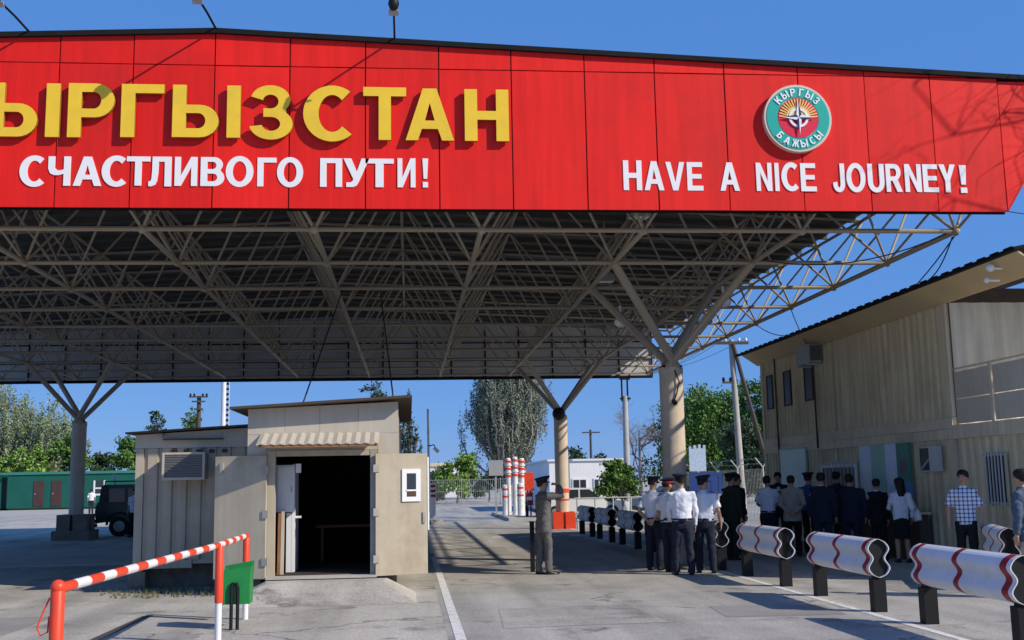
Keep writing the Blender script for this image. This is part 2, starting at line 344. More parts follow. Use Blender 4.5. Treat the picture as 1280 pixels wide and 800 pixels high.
GLY = {'К': [[_ka]], 'Ы': [list(_soft), [box2(.80, 0, 1.0, 1)]], 'Ь': [list(_soft)], 'Р': [list(_pe)], 'Г': [[[(0, 0), (.2, 0), (.2, .83), (.62, .83), (.62, 1), (0, 1)]]],
       'З': [[arc(.33, .735, .31, .27, 168, -38, 16) + arc(.34, .285, .34, .29, 46, -170, 18) + arc(.34, .285, .145, .13, -170, 90, 14) + [(.22, .415), (.22, .575)] + arc(.33, .70, .125, .13, -86, 168, 14)]],
       'С': [[_es]], 'Т': [[_te]], 'А': [list(_a)], 'Н': [[_en]], 'О': [list(_o)], 'В': [list(_ve)], 'И': [[_i]], 'П': [[[(0, 0), (.2, 0), (.2, .83), (.48, .83), (.48, 0), (.68, 0), (.68, 1), (0, 1)]]],
       'Ч': [[[(.46, 0), (.66, 0), (.66, 1), (.46, 1), (.46, .56), (.36, .52), (.26, .53), (.20, .62), (.2, 1), (0, 1), (0, .58), (.06, .42), (.18, .36), (.32, .36), (.46, .41)]]],
       'Л': [[[(0, 0), (.10, 0), (.20, .05), (.26, .18), (.29, .45), (.30, .83), (.48, .83), (.48, 0), (.68, 0), (.68, 1), (.11, 1), (.105, .5), (.09, .25), (.06, .17), (0, .16)]]],
       'У': [[[(0, 1), (.22, 1), (.38, .54), (.51, 1), (.73, 1), (.45, .22), (.38, .06), (.28, .0), (.08, 0), (.08, .16), (.20, .16), (.26, .21), (.28, .28)]]],
       '!': [[_bang[0]], [_bang[1]]], 'H': [[_en]], 'A': [list(_a)], 'V': [[[(.30, 0), (.52, 0), (.82, 1), (.60, 1), (.41, .28), (.22, 1), (0, 1)]]],
       'E': [[[(0, 0), (.64, 0), (.64, .17), (.2, .17), (.2, .42), (.58, .42), (.58, .58), (.2, .58), (.2, .83), (.62, .83), (.62, 1), (0, 1)]]],
       'N': [[[(.71 - x, y) for x, y in reversed(_i)]]], 'I': [[box2(0, 0, .2, 1)]], 'C': [[_es]], 'O': [list(_o)],
       'J': [[[(.34, 1), (.55, 1)] + arc(.275, .3, .275, .305, 0, -186, 14) + [(.19, .36)] + arc(.27, .3, .075, .14, 180, 360, 10)]],
       'U': [[[(0, 1)] + arc(.34, .36, .34, .365, 180, 360, 16) + [(.68, 1), (.48, 1)] + arc(.34, .36, .14, .2, 0, -180, 12) + [(.2, 1)]]],
       'R': [[[(0, 0), (.2, 0), (.2, .40), (.30, .40), (.50, 0), (.74, 0), (.54, .43)] + arc(.41, .71, .28, .29, -52, 90) + [(0, 1)], [(.2, .55)] + arc(.38, .695, .11, .145, -90, 90) + [(.2, .84)]]],
       'Y': [[[(.25, 0), (.46, 0), (.46, .42), (.71, 1), (.48, 1), (.355, .62), (.23, 1), (0, 1), (.25, .42)]]],
       'Ж': [[[(.38, 0), (.56, 0), (.56, .36), (.62, .42), (.76, 0), (.96, 0), (.74, .55), (.94, 1), (.74, 1), (.62, .63), (.56, .63), (.56, 1), (.38, 1), (.38, .63), (.32, .63), (.20, 1), (0, 1), (.20, .55), (-.02, 0), (.18, 0), (.32, .42), (.38, .36)]]],
       'Б': [[[(0, 0)] + arc(.40, .31, .28, .31, -90, 90) + [(.2, .62), (.2, .84), (.6, .84), (.6, 1), (0, 1)], _soft[1]]]}
def glyph(mb, ch, fn, y0, y1):
    """add one letter: outlines mapped by fn(x, y)->(X, Z), face at y0, back at y1"""
    for shape in GLY[ch]:
        cons = []
        for c in shape:
            q = [fn(*p) for p in c]; d = [q[0]]
            for p in q[1:]:
                if (p[0] - d[-1][0]) ** 2 + (p[1] - d[-1][1]) ** 2 > 1e-9: d.append(p)
            cons.append(d)
        flat = [p for c in cons for p in c]; n = len(flat)
        tri = tessellate_polygon([[Vector((p[0], p[1], 0)) for p in c] for c in cons])
        fs = [t for t in tri] + [tuple(i + n for i in reversed(t)) for t in tri]; mi = [0] * len(tri) + [1] * len(tri); s0 = 0
        for c in cons:
            m = len(c)
            for k in range(m): a, b = s0 + k, s0 + (k + 1) % m; fs.append((a, b, b + n, a + n)); mi.append(1)
            s0 += m
        base = len(mb.v); mb.v += [(p[0], y0, p[1]) for p in flat] + [(p[0], y1, p[1]) for p in flat]; mb.f += [tuple(i + base for i in f) for f in fs]; mb.mi += mi
def gwidth(ch): xs = [p[0] for s_ in GLY[ch] for c in s_ for p in c]; return min(xs), max(xs)
def letters(spec, y_front, depth, mats, parent, name="letter"):
    for ch, x0, x1, z0, z1 in spec:
        a, b = gwidth(ch); mb = MB(); glyph(mb, ch, lambda x, y: (x0 + (x - a) / (b - a) * (x1 - x0), z0 + y * (z1 - z0)), y_front, y_front + depth); mb.build(name, mats, parent)
# ================================================================ SETTING: ground, road, marks
def sheet(name, m, poly, z, kind="structure"):
    o = MB().add([(x, y, z) for x, y in poly], [tuple(range(len(poly)))]).build(name, m); o["kind"] = kind; return o
def slab_sheet(name, m, poly, z0, z1):
    o = MB().prism(poly, z0, z1, 'z').build(name, m); o["kind"] = "structure"; return o
sheet("ground", "far_ground", [(-1500, -300), (1500, -300), (1500, 3500), (-1500, 3500)], 0)
sheet("yard", "yard_concrete", [(-60, -12), (.42, -12), (.42, 62), (-60, 62)], .004)
sheet("road", "asphalt", [(.42, -12), (5.9, -12), (5.9, 100), (.42, 100)], .005)
sheet("pavement", "asphalt", [(5.9, -12), (30, -12), (30, 62), (5.9, 62)], .0045)
def mark(x0, x1, y0, y1): sheet("road_marking", "road_white", [(x0, y0), (x1, y0), (x1, y1), (x0, y1)], .009)
mark(.50, .62, -6, 26); mark(.50, .60, 27, 46); mark(5.66, 5.77, -6, 60)
for k in range(6): mark(.95 + k * .8, 1.35 + k * .8, 34.2, 34.75)
mark(.62, 5.6, 40.2, 40.4)
o = MB().add([(-2.75, 16.2, .006), (.1, 16.2, .006), (.1, 17.88, .006), (-2.75, 17.88, .006), (-2.2, 17.45, .235), (-.42, 17.45, .235), (-.36, 17.88, .235), (-2.25, 17.88, .235)], [(0, 1, 5, 4), (1, 2, 6, 5), (2, 3, 7, 6), (3, 0, 4, 7), (4, 5, 6, 7), (3, 2, 1, 0)]).build("ramp", "yard_concrete"); o["kind"] = "structure"
slab_sheet("kerb", "slab", [(-16, 26), (-6.2, 26), (-5.9, 31), (-15.0, 34.5)], -.05, .05)
slab_sheet("kerb", "slab", [(.9, 46), (1.4, 46), (1.4, 49), (.9, 49)], -.05, .14)
slab_sheet("kerb", "slab", [(4.3, 48), (6.2, 48), (6.2, 58), (4.3, 58)], -.05, .14)
sheet("drain_slot", "drain", [(-3.68, 12.6), (-3.56, 12.6), (-3.49, 15.6), (-3.60, 15.6)], .009)
sheet("drain_slot", "drain", [(-3.60, 15.56), (-3.49, 15.6), (-2.6, 15.0), (-2.65, 14.95)], .010)
# damp stains and patched asphalt
for (cx, cy, rx, ry, m, z) in ((-2.9, 13.3, .55, .5, "drain", .0085), (-1.9, 12.4, .9, .35, "drain", .0088)):
    pts = []
    for k in range(22):
        a = 2 * PI * k / 22; w = .75 + .45 * random.random(); pts.append((cx + rx * w * math.cos(a), cy + ry * w * math.sin(a)))
    sheet("damp_patch", "asphalt", pts, z)
sheet("asphalt_patch", "asphalt", [(1.1, 13.2), (3.1, 13.3), (3.0, 15.3), (1.2, 15.2)], .0083)
sheet("asphalt_patch", "asphalt_dark", [(3.9, 13.6), (5.4, 13.5), (5.5, 14.6), (4.0, 14.8)], .0081)
sheet("asphalt_patch", "asphalt_dark", [(1.3, 26.0), (2.4, 25.9), (2.5, 29.2), (1.2, 29.4)], .0079)
sheet("asphalt_patch", "asphalt_dark", [(-5.9, 12.4), (-4.9, 12.3), (-4.8, 15.9), (-6.0, 15.8)], .0077)
sheet("asphalt_patch", "asphalt_dark", [(7.2, 15.6), (9.2, 15.4), (9.3, 16.6), (7.1, 16.8)], .0075)
sheet("far_road", "asphalt", [(-40, 62), (60, 62), (60, 78), (-40, 78)], .0035)

# ================================================================ CANOPY
X0, Y0, MX, MY, HB = 9.744, 18.257, 2.8297, 2.8432, 5.991
NI, NK = 10, 10
CX = X0 - 4.5 * MX                                # ridge line
YF = 16.70                                        # fascia plane
CANOPY = thing("border_canopy", "huge red-fronted border checkpoint canopy on a steel space frame and round columns", "canopy", (CX, 31, 0))
EAVE, SLOPE = 7.92, .041
def top_z(x): return EAVE + (X0 + MX / 2 - CX - abs(x - CX)) * SLOPE
def Bn(i, k): return Vector((X0 - i * MX, Y0 + k * MY, HB))
def Tn(i, k):
    x = X0 + MX / 2 - i * MX; return Vector((x, Y0 - MY / 2 + k * MY, top_z(x)))
for k in range(NK): bar("bottom_chord", Bn(0, k), Bn(NI - 1, k), .043, "truss", CANOPY)
for i in range(NI): bar("long_chord", Bn(i, 0), Bn(i, NK - 1), .055 if i in (0, NI - 1) else .05, "truss", CANOPY)
for k in range(NK + 1):
    for a, b in ((0, 5), (5, NI)): bar("top_chord", Tn(a, k), Tn(b, k), .04, "truss", CANOPY)
for i in range(NI + 1): bar("top_long_chord", Tn(i, 0), Tn(i, NK), .04, "truss", CANOPY)
br = []
for i in range(NI):
    for k in range(NK):
        for di in (0, 1):
            for dk in (0, 1): br.append((Bn(i, k), Tn(i + di, k + dk)))
eye = Vector((0, 0, 1.72))
br.sort(key=lambda b: ((b[0] + b[1]) / 2 - eye).length + (60 if ((b[0] + b[1]) / 2).x < -.62 * ((b[0] + b[1]) / 2).y + 3 else 0))
for p, q in br[:290]: bar("brace", p, q, .027, "truss", CANOPY)
mb = MB()
for p, q in br[290:]: mb.tube(p, q, .027, n=6)
o = mb.build("far_braces", "truss", CANOPY, smooth=True); o["kind"] = "stuff"
mb = MB()
for i in range(NI):
    for k in range(NK): mb.ell(Bn(i, k), (.085, .085, .085), 8, 5)
o = mb.build("node_joints", "truss", CANOPY, smooth=True); o["kind"] = "stuff"
# roof: two sloping ribbed decks and purlins
XE = X0 + MX / 2
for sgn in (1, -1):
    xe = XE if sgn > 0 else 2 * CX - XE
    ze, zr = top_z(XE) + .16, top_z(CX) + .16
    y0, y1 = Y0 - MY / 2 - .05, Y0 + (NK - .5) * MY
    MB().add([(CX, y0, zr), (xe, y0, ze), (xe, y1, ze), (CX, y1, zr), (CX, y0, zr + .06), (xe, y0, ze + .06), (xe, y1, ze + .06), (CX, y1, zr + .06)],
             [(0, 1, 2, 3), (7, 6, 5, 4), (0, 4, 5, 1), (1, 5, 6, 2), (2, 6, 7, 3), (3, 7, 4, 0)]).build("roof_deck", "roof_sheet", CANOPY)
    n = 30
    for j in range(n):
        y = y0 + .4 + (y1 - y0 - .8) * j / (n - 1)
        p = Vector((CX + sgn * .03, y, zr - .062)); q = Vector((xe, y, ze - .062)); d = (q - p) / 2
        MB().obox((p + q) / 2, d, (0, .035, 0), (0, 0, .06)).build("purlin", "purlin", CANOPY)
# front fascia: red panels with recessed joints, joint row at z = 8.25
seam = [-17.0, -15.85, -14.7, -13.5, -12.35, -11.2, -10.05, -8.85, -7.7, -6.52, -5.35, -4.24, -3.0, -1.84, -.66, .5, 1.66, 2.85, 4.0, 5.16, 6.4, 7.53, 8.66, 9.84]
ZB, ZS = 5.96, 8.25
def ftop(x): return 8.80 - abs(x - CX) * SLOPE
def redge(z): return 9.85 + (z - ZB) * .655      # slanted right end
g = .010
for a, b in zip(seam[:-1], seam[1:]):
    xa, xb = a + g, b - g
    MB().prism([(xa, ZB), (xb, ZB), (xb, ZS - g), (xa, ZS - g)], YF, YF + .035).build("fascia_panel", "red_panel", CANOPY)
    pl = [(xa, ZS + g), (xb, ZS + g), (xb, ftop(xb) - .03), (xa, ftop(xa) - .03)]
    if a < CX < b: pl = [(xa, ZS + g), (xb, ZS + g), (xb, ftop(xb) - .03), (CX, ftop(CX) - .03), (xa, ftop(xa) - .03)]
    MB().prism(pl, YF, YF + .035).build("fascia_panel", "red_panel", CANOPY)
xr = redge(ftop(11.2))
MB().prism([(9.84 + g, ZB), (redge(ZB), ZB), (redge(8.2), 8.2), (9.84 + g, 8.2)], YF, YF + .035).build("fascia_panel", "red_panel", CANOPY)
MB().prism([(-17.1, ZB + .02), (redge(ZB) - .06, ZB + .02), (redge(8.15) - .06, 8.15), (CX, ftop(CX) - .1), (-17.1, 8.15)], YF + .037, YF + .08).build("fascia_backing", "backing", CANOPY)
for o in CANOPY.children:
    if o.name.startswith("fascia_panel"):
        me = o.data; c = sum((v.co for v in me.vertices), Vector()) / len(me.vertices); rx, rz_ = random.uniform(-.007, .007), random.uniform(-.008, .008)
        for v in me.vertices: d = v.co - c; v.co.y += rx * d.z + rz_ * d.x - .004
# dark coping along the gable
for xa, xb in ((-17.2, CX), (CX, xr + .12)):
    za, zb = ftop(xa), ftop(xb)
    MB().add([(xa, YF - .07, za - .035), (xb, YF - .07, zb - .035), (xb, YF - .07, zb + .045), (xa, YF - .07, za + .045), (xa, YF + .5, za - .035), (xb, YF + .5, zb - .035), (xb, YF + .5, zb + .045), (xa, YF + .5, za + .045)],
             [(3, 2, 1, 0), (4, 5, 6, 7), (0, 1, 5, 4), (1, 2, 6, 5), (2, 3, 7, 6), (3, 0, 4, 7)]).build("coping", "dark_trim", CANOPY)
MB().box(-17, redge(ZB) - .01, YF + .082, YF + .12, ZB - .02, ZB + .06).build("fascia_edge_trim", "dark_trim", CANOPY)
# rear fascia of plain panels on a grid
YB = Y0 + (NK - .5) * MY + .06
for r_, (z0, z1) in enumerate(((6.0, 6.72), (6.74, 7.46), (7.48, 8.04))):
    for i in range(19):
        xa = XE - .9 - i * MX / 2
        a_, b_ = xa - MX / 2 + .02, xa - .02
        MB().prism([(a_, z0), (b_, z0), (b_, z1 if r_ < 2 else top_z(b_) + .14), (a_, z1 if r_ < 2 else top_z(a_) + .14)], YB, YB + .05).build("rear_panel", "back_panel", CANOPY)
MB().prism([(XE - .9, 6.02), (XE - .9 - 19 * MX / 2, 6.02), (XE - .9 - 19 * MX / 2, top_z(XE - .9 - 19 * MX / 2) + .12), (CX, top_z(CX) + .12), (XE - .9, top_z(XE - .9) + .12)], YB + .052, YB + .07).build("rear_backing", "dark_trim", CANOPY)
bar("rear_edge", (XE - .9, YB - .04, 5.985), (XE - .9 - 9.5 * MX, YB - .04, 5.985), .06, "dark_trim", CANOPY)
for j in range(20): 
    xa = XE - .9 - j * MX / 2; bar("rear_post", (xa, YB - .05, 5.985), (xa, YB - .05, 7.95), .03, "dark_trim", CANOPY)
for z in (6.73, 7.47): bar("rear_rail", (XE - .9, YB - .05, z), (XE - .9 - 9.5 * MX, YB - .05, z), .025, "dark_trim", CANOPY)
# columns with four raking struts each
for ii in (1.5, 7.5):
    for kk in (1.5, 7.5):
        c = Vector((X0 - ii * MX, Y0 + kk * MY, 0)); front_right = ii < 2 and kk < 2
        col = MB().lathe([(.245, 0), (.245, 3.9), (.255, 3.9), (.255, 4.02)], c, 24).build("column", "column", CANOPY, smooth=True)
        for di in (-.5, .5):
            for dk in (-.5, .5):
                bar("strut", c + Vector((di * .25, dk * .25, 3.98)), Bn(int(ii + di), int(kk + dk)), .088, "truss", CANOPY)
        MB().box(c.x - .2, c.x + .2, c.y - .2, c.y + .2, 4.02, 4.06).build("cap_plate", "dark_trim", col)
        if ii > 2:
            MB().box(c.x - .62, c.x + .62, c.y - .62, c.y + .62, 0.001, .32).build("pedestal", "pedestal", col)
            for sx in (-1, 1):
                for sy in (-1, 1): MB().box(c.x + sx * .28 - .22, c.x + sx * .28 + .22, c.y + sy * .28 - .22, c.y + sy * .28 + .22, .322, .86).build("pedestal_block", "pedestal", col)
        elif kk > 2:
            for sx in (-1, 1): MB().box(c.x + sx * .22 - .18, c.x + sx * .22 + .18, c.y - .45, c.y + .45, .001, .60).build("pedestal_block", "red_paint", col)
            MB().lathe([(.262, 1.28), (.262, 1.42)], c, 24).build("band", "red_paint", col)
            MB().lathe([(.262, 1.0), (.262, 1.06)], c, 24).build("band", "red_paint", col)
            MB().ell((c.x - .1, c.y - .33, 4.1), (.24, .24, .24), 12, 8).build("loudspeaker", "black_paint", col, smooth=True)
        else:
            MB().tube((c.x - .02, c.y - .26, 3.3), (c.x - .02, c.y - .36, 3.25), .05).build("floodlight_head", "black_paint", col)
            MB().path([(c.x + .02, c.y - .255, 3.95), (c.x + .1, c.y - .29, 3.7), (c.x + .04, c.y - .27, 3.45), (c.x - .02, c.y - .26, 3.3)], .014, 6).build("conduit", "cable", col)
# lamp fittings seen between the bars
for (x, y, z) in ((4.6, 21.0, 6.9), (5.0, 27.0, 6.7)):
    t = thing("canopy_lamp", "small grey floodlight hanging under the canopy roof nearer the fascia" if y < 25 else "small grey floodlight hanging deeper under the canopy roof", "floodlight", (x, y, z))
    MB().box(x - .22, x + .22, y - .14, y + .14, z, z + .16).build("housing", "metal_grey", t)
    MB().tube((x, y, z + .16), (x, y, top_z(x) + .1), .02).build("hanger", "metal_grey", t)
    MB().box(x - .18, x + .18, y - .1, y + .1, z - .02, z - .002).build("glass", "lamp_white", t)
for (x, y, z, l) in ((7.05, 23.6, 5.6, "white camera dome on the front column strut that leans to the long building"), (4.75, 23.9, 5.2, "white camera dome on the front column strut that leans over the lane")):
    t = thing("security_camera", l, "camera", (x, y, z))
    MB().ell((x, y, z), (.16, .16, .12), 10, 6).build("dome", "lamp_white", t, smooth=True); MB().tube((x, y, z + .08), (x, y + .1, z + .38), .03).build("bracket", "lamp_white", t)

# ---- raised lettering
BIG = [('К', -7.08, -6.41, 7.02, 7.87), ('Ы', -6.31, -5.29, 7.03, 7.88), ('Р', -5.17, -4.48, 7.03, 7.89), ('Г', -4.38, -3.74, 7.04, 7.89), ('Ы', -3.61, -2.58, 7.05, 7.89), ('З', -2.44, -1.78, 7.03, 7.9), ('С', -1.62, -0.87, 7.01, 7.91), ('Т', -0.69, -0.02, 7.04, 7.9), ('А', -0.03, 0.73, 7.04, 7.89), ('Н', 0.9, 1.6, 7.04, 7.89)]
W1 = [('С', -5.87, -5.5, 6.27, 6.76), ('Ч', -5.45, -5.12, 6.29, 6.75), ('А', -5.08, -4.66, 6.29, 6.75), ('С', -4.66, -4.29, 6.28, 6.77), ('Т', -4.29, -3.94, 6.3, 6.76), ('Л', -3.96, -3.62, 6.29, 6.76), ('И', -3.57, -3.23, 6.3, 6.76), ('В', -3.18, -2.82, 6.3, 6.76), ('О', -2.8, -2.38, 6.29, 6.78), ('Г', -2.32, -2.03, 6.3, 6.76), ('О', -2.02, -1.62, 6.29, 6.77), ('П', -1.36, -1.02, 6.3, 6.76), ('У', -1.0, -0.6, 6.3, 6.76), ('Т', -0.66, -0.22, 6.3, 6.76), ('И', -0.16, 0.12, 6.3, 6.77), ('!', 0.23, 0.32, 6.3, 6.77)]
W2 = [('H', 3.43, 3.73, 6.28, 6.77), ('A', 3.77, 4.09, 6.28, 6.76), ('V', 4.12, 4.43, 6.28, 6.75), ('E', 4.47, 4.73, 6.28, 6.75), ('A', 5.01, 5.33, 6.28, 6.75), ('N', 5.61, 5.87, 6.28, 6.75), ('I', 5.92, 5.99, 6.28, 6.75), ('C', 6.03, 6.31, 6.28, 6.76), ('E', 6.35, 6.61, 6.28, 6.75), ('J', 6.89, 7.09, 6.27, 6.75), ('O', 7.12, 7.44, 6.27, 6.76), ('U', 7.48, 7.76, 6.27, 6.75), ('R', 7.79, 8.06, 6.28, 6.75), ('N', 8.11, 8.39, 6.28, 6.75), ('E', 8.42, 8.68, 6.28, 6.75), ('Y', 8.7, 8.98, 6.28, 6.75), ('!', 9.05, 9.17, 6.27, 6.74)]
letters(BIG, 16.60, .06, ["yellow_letter", "letter_side"], CANOPY)
letters(W1, 16.684, .015, ["white_letter", "white_letter"], CANOPY)
letters(W2, 16.684, .015, ["white_letter", "white_letter"], CANOPY)
# ---- round customs emblem: rim, teal ring with lettering, gold rays, red ground, compass star
EMB = MB().lathe([(.565, 16.595), (.565, 16.725)], (6.33, 0, 7.48), 40, axis='y').build("emblem", "emblem_rim", CANOPY)
ec = Vector((6.33, 0, 7.48))
def disc(r0, r1, y, a0, a1, n):
    mb = MB(); vs = []
    for k in range(n + 1):
        a = a0 + (a1 - a0) * k / n
        for r in (r0, r1): vs.append((ec.x + r * math.cos(a), y, ec.z + r * math.sin(a)))
    for k in range(n): mb_f = (2 * k, 2 * k + 1, 2 * k + 3, 2 * k + 2); mb.f.append(mb_f); mb.mi.append(0)
    mb.v = vs
    # thickness: back copies and rim walls
    m = len(vs); mb.v = vs + [(x, y + .008, z) for x, _, z in vs]
    for k in range(n):
        mb.f += [(m + 2 * k + 2, m + 2 * k + 3, m + 2 * k + 1, m + 2 * k), (2 * k + 1, m + 2 * k + 1, m + 2 * k + 3, 2 * k + 3)]; mb.mi += [0, 0]
    return mb
disc(.345, .525, 16.585, 0, 2 * PI, 48).build("ring", "emblem_teal", EMB)
disc(.0, .335, 16.583, PI, 2 * PI, 24).build("red_field", "emblem_red", EMB)
disc(.0, .335, 16.583, 0, PI, 24).build("sky_field", "emblem_red", EMB)
mb = MB()
for k in range(19):
    a = PI * (k + .5) / 19; da = PI / 19 * .33
    p = [(ec.x + .16 * math.cos(a - da), ec.z + .16 * math.sin(a - da)), (ec.x + .325 * math.cos(a - da * .6), ec.z + .325 * math.sin(a - da * .6)), (ec.x + .325 * math.cos(a + da * .6), ec.z + .325 * math.sin(a + da * .6)), (ec.x + .16 * math.cos(a + da), ec.z + .16 * math.sin(a + da))]
    mb.prism(p, 16.573, 16.581)
mb.build("sun_rays", "emblem_gold", EMB)
disc(0, .2, 16.571, .02, PI - .02, 20).build("sun_disc", "emblem_gold", EMB)
disc(.125, .165, 16.561, 0, 2 * PI, 28).build("compass_ring", "emblem_white", EMB)
for nm, m_, off, ln in (("compass_star", "emblem_white", 0, .3), ("compass_star", "emblem_navy", 0, .3)):
    mb = MB(); s = 1 if m_ == "emblem_white" else -1
    for k in range(4):
        a = k * PI / 2; d = Vector((math.cos(a), math.sin(a))); n_ = Vector((-d.y, d.x)) * s
        w = .3 if k % 2 else .27
        tip = d * w; mid = (d + n_) * .042
        mb.prism([(ec.x, ec.z), (ec.x + tip.x, ec.z + tip.y), (ec.x + mid.x, ec.z + mid.y)], 16.547, 16.557)
    mb.build(nm, m_, EMB)
def arc_text(txt, r, mid, step, size, flip):
    mb = MB()
    for k, ch in enumerate(txt):
        a0, b0 = gwidth(ch); cx = (a0 + b0) / 2
        a = mid + (k - (len(txt) - 1) / 2) * step * (1 if flip else -1); ca, sa = math.cos(a), math.sin(a)
        up = Vector((-ca, -sa)) if flip else Vector((ca, sa)); rt = Vector((up.y, -up.x)); b = Vector((ec.x + r * ca, ec.z + r * sa))
        def fn(x, y): q = b + rt * ((x - cx) * size * .95) + up * ((y - .5) * size); return (q.x, q.y)
        glyph(mb, ch, fn, 16.573, 16.581)
    mb.mi = []; mb.build("lettering", "emblem_white", EMB)
arc_text("КЫРГЫЗ", .435, PI / 2, .33, .125, False)
arc_text("БАЖЫСЫ", .435, -PI / 2, .33, .125, True)
# ---- lamps on the coping
for x, dx, l in ((-.2, .0, "dark floodlight on a pole above the fascia, over the letter С of the yellow word"), (-2.98, -.12, "dark floodlight on a pole at the peak of the canopy fascia"), (-5.8, -.14, "dark floodlight on a pole on the falling end of the coping, over the letters ЫР")):
    z0 = ftop(x); t = thing("floodlight", l, "floodlight", (x, YF, z0), 0, "floodlights on the canopy coping")
    MB().path([(x, YF + .1, z0 + .03), (x + dx * .5, YF - .5, z0 + .09), (x + dx, YF - 1.02, z0 + .12)], .018, 6).build("pole", "dark_trim", t)
    hx, hy, hz = x + dx, YF - 1.08, z0 + .14
    MB().lathe([(.03, .12), (.06, .1), (.085, .0), (.06, -.08), (.03, -.1)], (hx, hy, hz + .02), 10).build("lamp_head", "black_paint", t, smooth=True)
    MB().obox((hx, hy + .1, hz - .08), (.075, 0, 0), (0, .03, -.03), (0, .008, .008)).build("lens", "metal_grey", t)
# ================================================================ CONTAINER BOOTH with double doors
BOOTH = thing("container_booth", "beige corrugated container booth with open double doors and a dark inside", "booth", (-2.9, 22.7, 0))
YW_, YP = 22.65, 20.70
# rear container part
corrugated(mb := MB(), (-5.28, YW_), (1, 0), 2.28, .30, 2.50, (0, -1), .285, .045, flank=.07, duty=.28); mb.build("corrugated_wall", "beige_wall", BOOTH)
bx("corner_post", "beige_wall", BOOTH, -5.44, -5.285, YW_ - .05, YW_ + .1, .12, 2.5)
bx("corner_block", "frame_grey", BOOTH, -5.46, -5.27, YW_ - .06, YW_ + .12, -.06, .118)
MB().prism([(-5.45, 2.505), (-3.0, 2.505), (-3.0, 2.90), (-5.45, 2.77)], YW_ - .07, YW_ + .05).build("top_beam", "beige_panel", BOOTH)
bx("gap_shade", "shade_brown", BOOTH, -5.2, -3.02, YW_ + .25, YW_ + .35, -.25, .30)  # added dark box: closes the gap below the container, shade put into colour
bx("bottom_rail", "beige_wall", BOOTH, -5.283, -4.3, YW_ - .055, YW_ + .1, .14, .298)
bx("bottom_rail", "beige_wall", BOOTH, -4.298, -3.0, YW_ - .02, YW_ + .1, .22, .298)
bx("side_wall", "beige_wall", BOOTH, -5.44, -5.36, YW_ + .102, 28.5, .14, 2.76)
bx("rear_wall", "beige_wall", BOOTH, -5.44, -.2, 28.502, 28.6, .14, 2.76)
bx("side_wall", "beige_wall", BOOTH, -.28, -.2, YP + .122, 28.5, .05, 3.0)
for x in (-4.2, -3.95, -3.7, -4.45, -4.7): bx("drip_block", "brown_roof", BOOTH, x - .05, x + .05, YW_ - .085, YW_ - .047, 2.40, 2.47)
MB().prism([(-5.6, 2.785), (-2.98, 2.925), (-2.98, 2.96), (-5.6, 2.82)], YW_ - .3, 28.7).build("roof", "brown_roof", BOOTH)
bx("lintel_hood", "brown_roof", BOOTH, -4.9, -3.72, YW_ - .2, YW_ - .071, 2.66, 2.685)
MB().lathe([(.05, 0), (.05, .1)], (-5.0, YW_ - .14, 2.76), 10, axis='x').build("lamp", "frame_grey", BOOTH)
# entrance porch
for xa, xb in ((-2.975, -2.30), (-2.295, -1.66), (-1.655, -.95), (-.945, -.2)):
    MB().prism([(xa, 2.66), (xb, 2.66), (xb, 3.13 + (xb + 2.97) * .04), (xa, 3.13 + (xa + 2.97) * .04)], YP, YP + .05).build("facing_panel", "beige_panel", BOOTH)
bx("facing_panel", "beige_panel", BOOTH, -2.975, -2.62, YP, YP + .05, .05, 2.655)
bx("facing_panel", "beige_panel", BOOTH, -.58, -.2, YP + .003, YP + .05, .05, 2.655)
bx("facing_panel", "beige_panel", BOOTH, -2.615, -.585, YP + .005, YP + .05, 2.36, 2.655)
MB().box(-2.975, -2.93, YP + .052, YW_ - .08, .1, 3.12).build("porch_side", "beige_panel", BOOTH)
MB().prism([(-3.27, 3.115), (.06, 3.30), (.06, 3.345), (-3.27, 3.16)], YP - .32, 28.6).build("porch_roof", "brown_roof", BOOTH)
fr = bx("door_frame", "door_beige", BOOTH, -2.61, -2.46, YP - .06, YP + .1, .03, 2.355)
bx("jamb", "frame_grey", fr, -.72, -.59, YP - .06, YP + .1, .03, 2.355)
bx("lintel", "door_beige", fr, -2.455, -.725, YP - .05, YP + .1, 2.25, 2.355)
bx("threshold", "slab", BOOTH, -2.6, -.6, YP - .16, YP + .14, .031, .075)
# inside
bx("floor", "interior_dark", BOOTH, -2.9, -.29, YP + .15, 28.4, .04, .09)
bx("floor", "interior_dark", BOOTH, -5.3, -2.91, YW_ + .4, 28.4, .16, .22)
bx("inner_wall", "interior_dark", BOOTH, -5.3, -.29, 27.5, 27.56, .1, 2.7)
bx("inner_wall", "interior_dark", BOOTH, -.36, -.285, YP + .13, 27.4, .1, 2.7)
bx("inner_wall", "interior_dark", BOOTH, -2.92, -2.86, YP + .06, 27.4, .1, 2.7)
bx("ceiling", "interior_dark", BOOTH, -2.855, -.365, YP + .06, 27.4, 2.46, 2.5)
bx("ceiling_lamp", "lamp_white", BOOTH, -1.55, -1.25, 22.2, 22.32, 2.40, 2.455)
bx("wall_switch", "lamp_white", BOOTH, -2.14, -2.04, 21.17, 21.19, 1.95, 2.12)
bx("shelf", "timber", BOOTH, -2.0, -.5, 24.2, 24.6, .8, .86)
bx("shelf_leg", "timber", BOOTH, -1.9, -1.84, 24.2, 24.26, .1, .795)
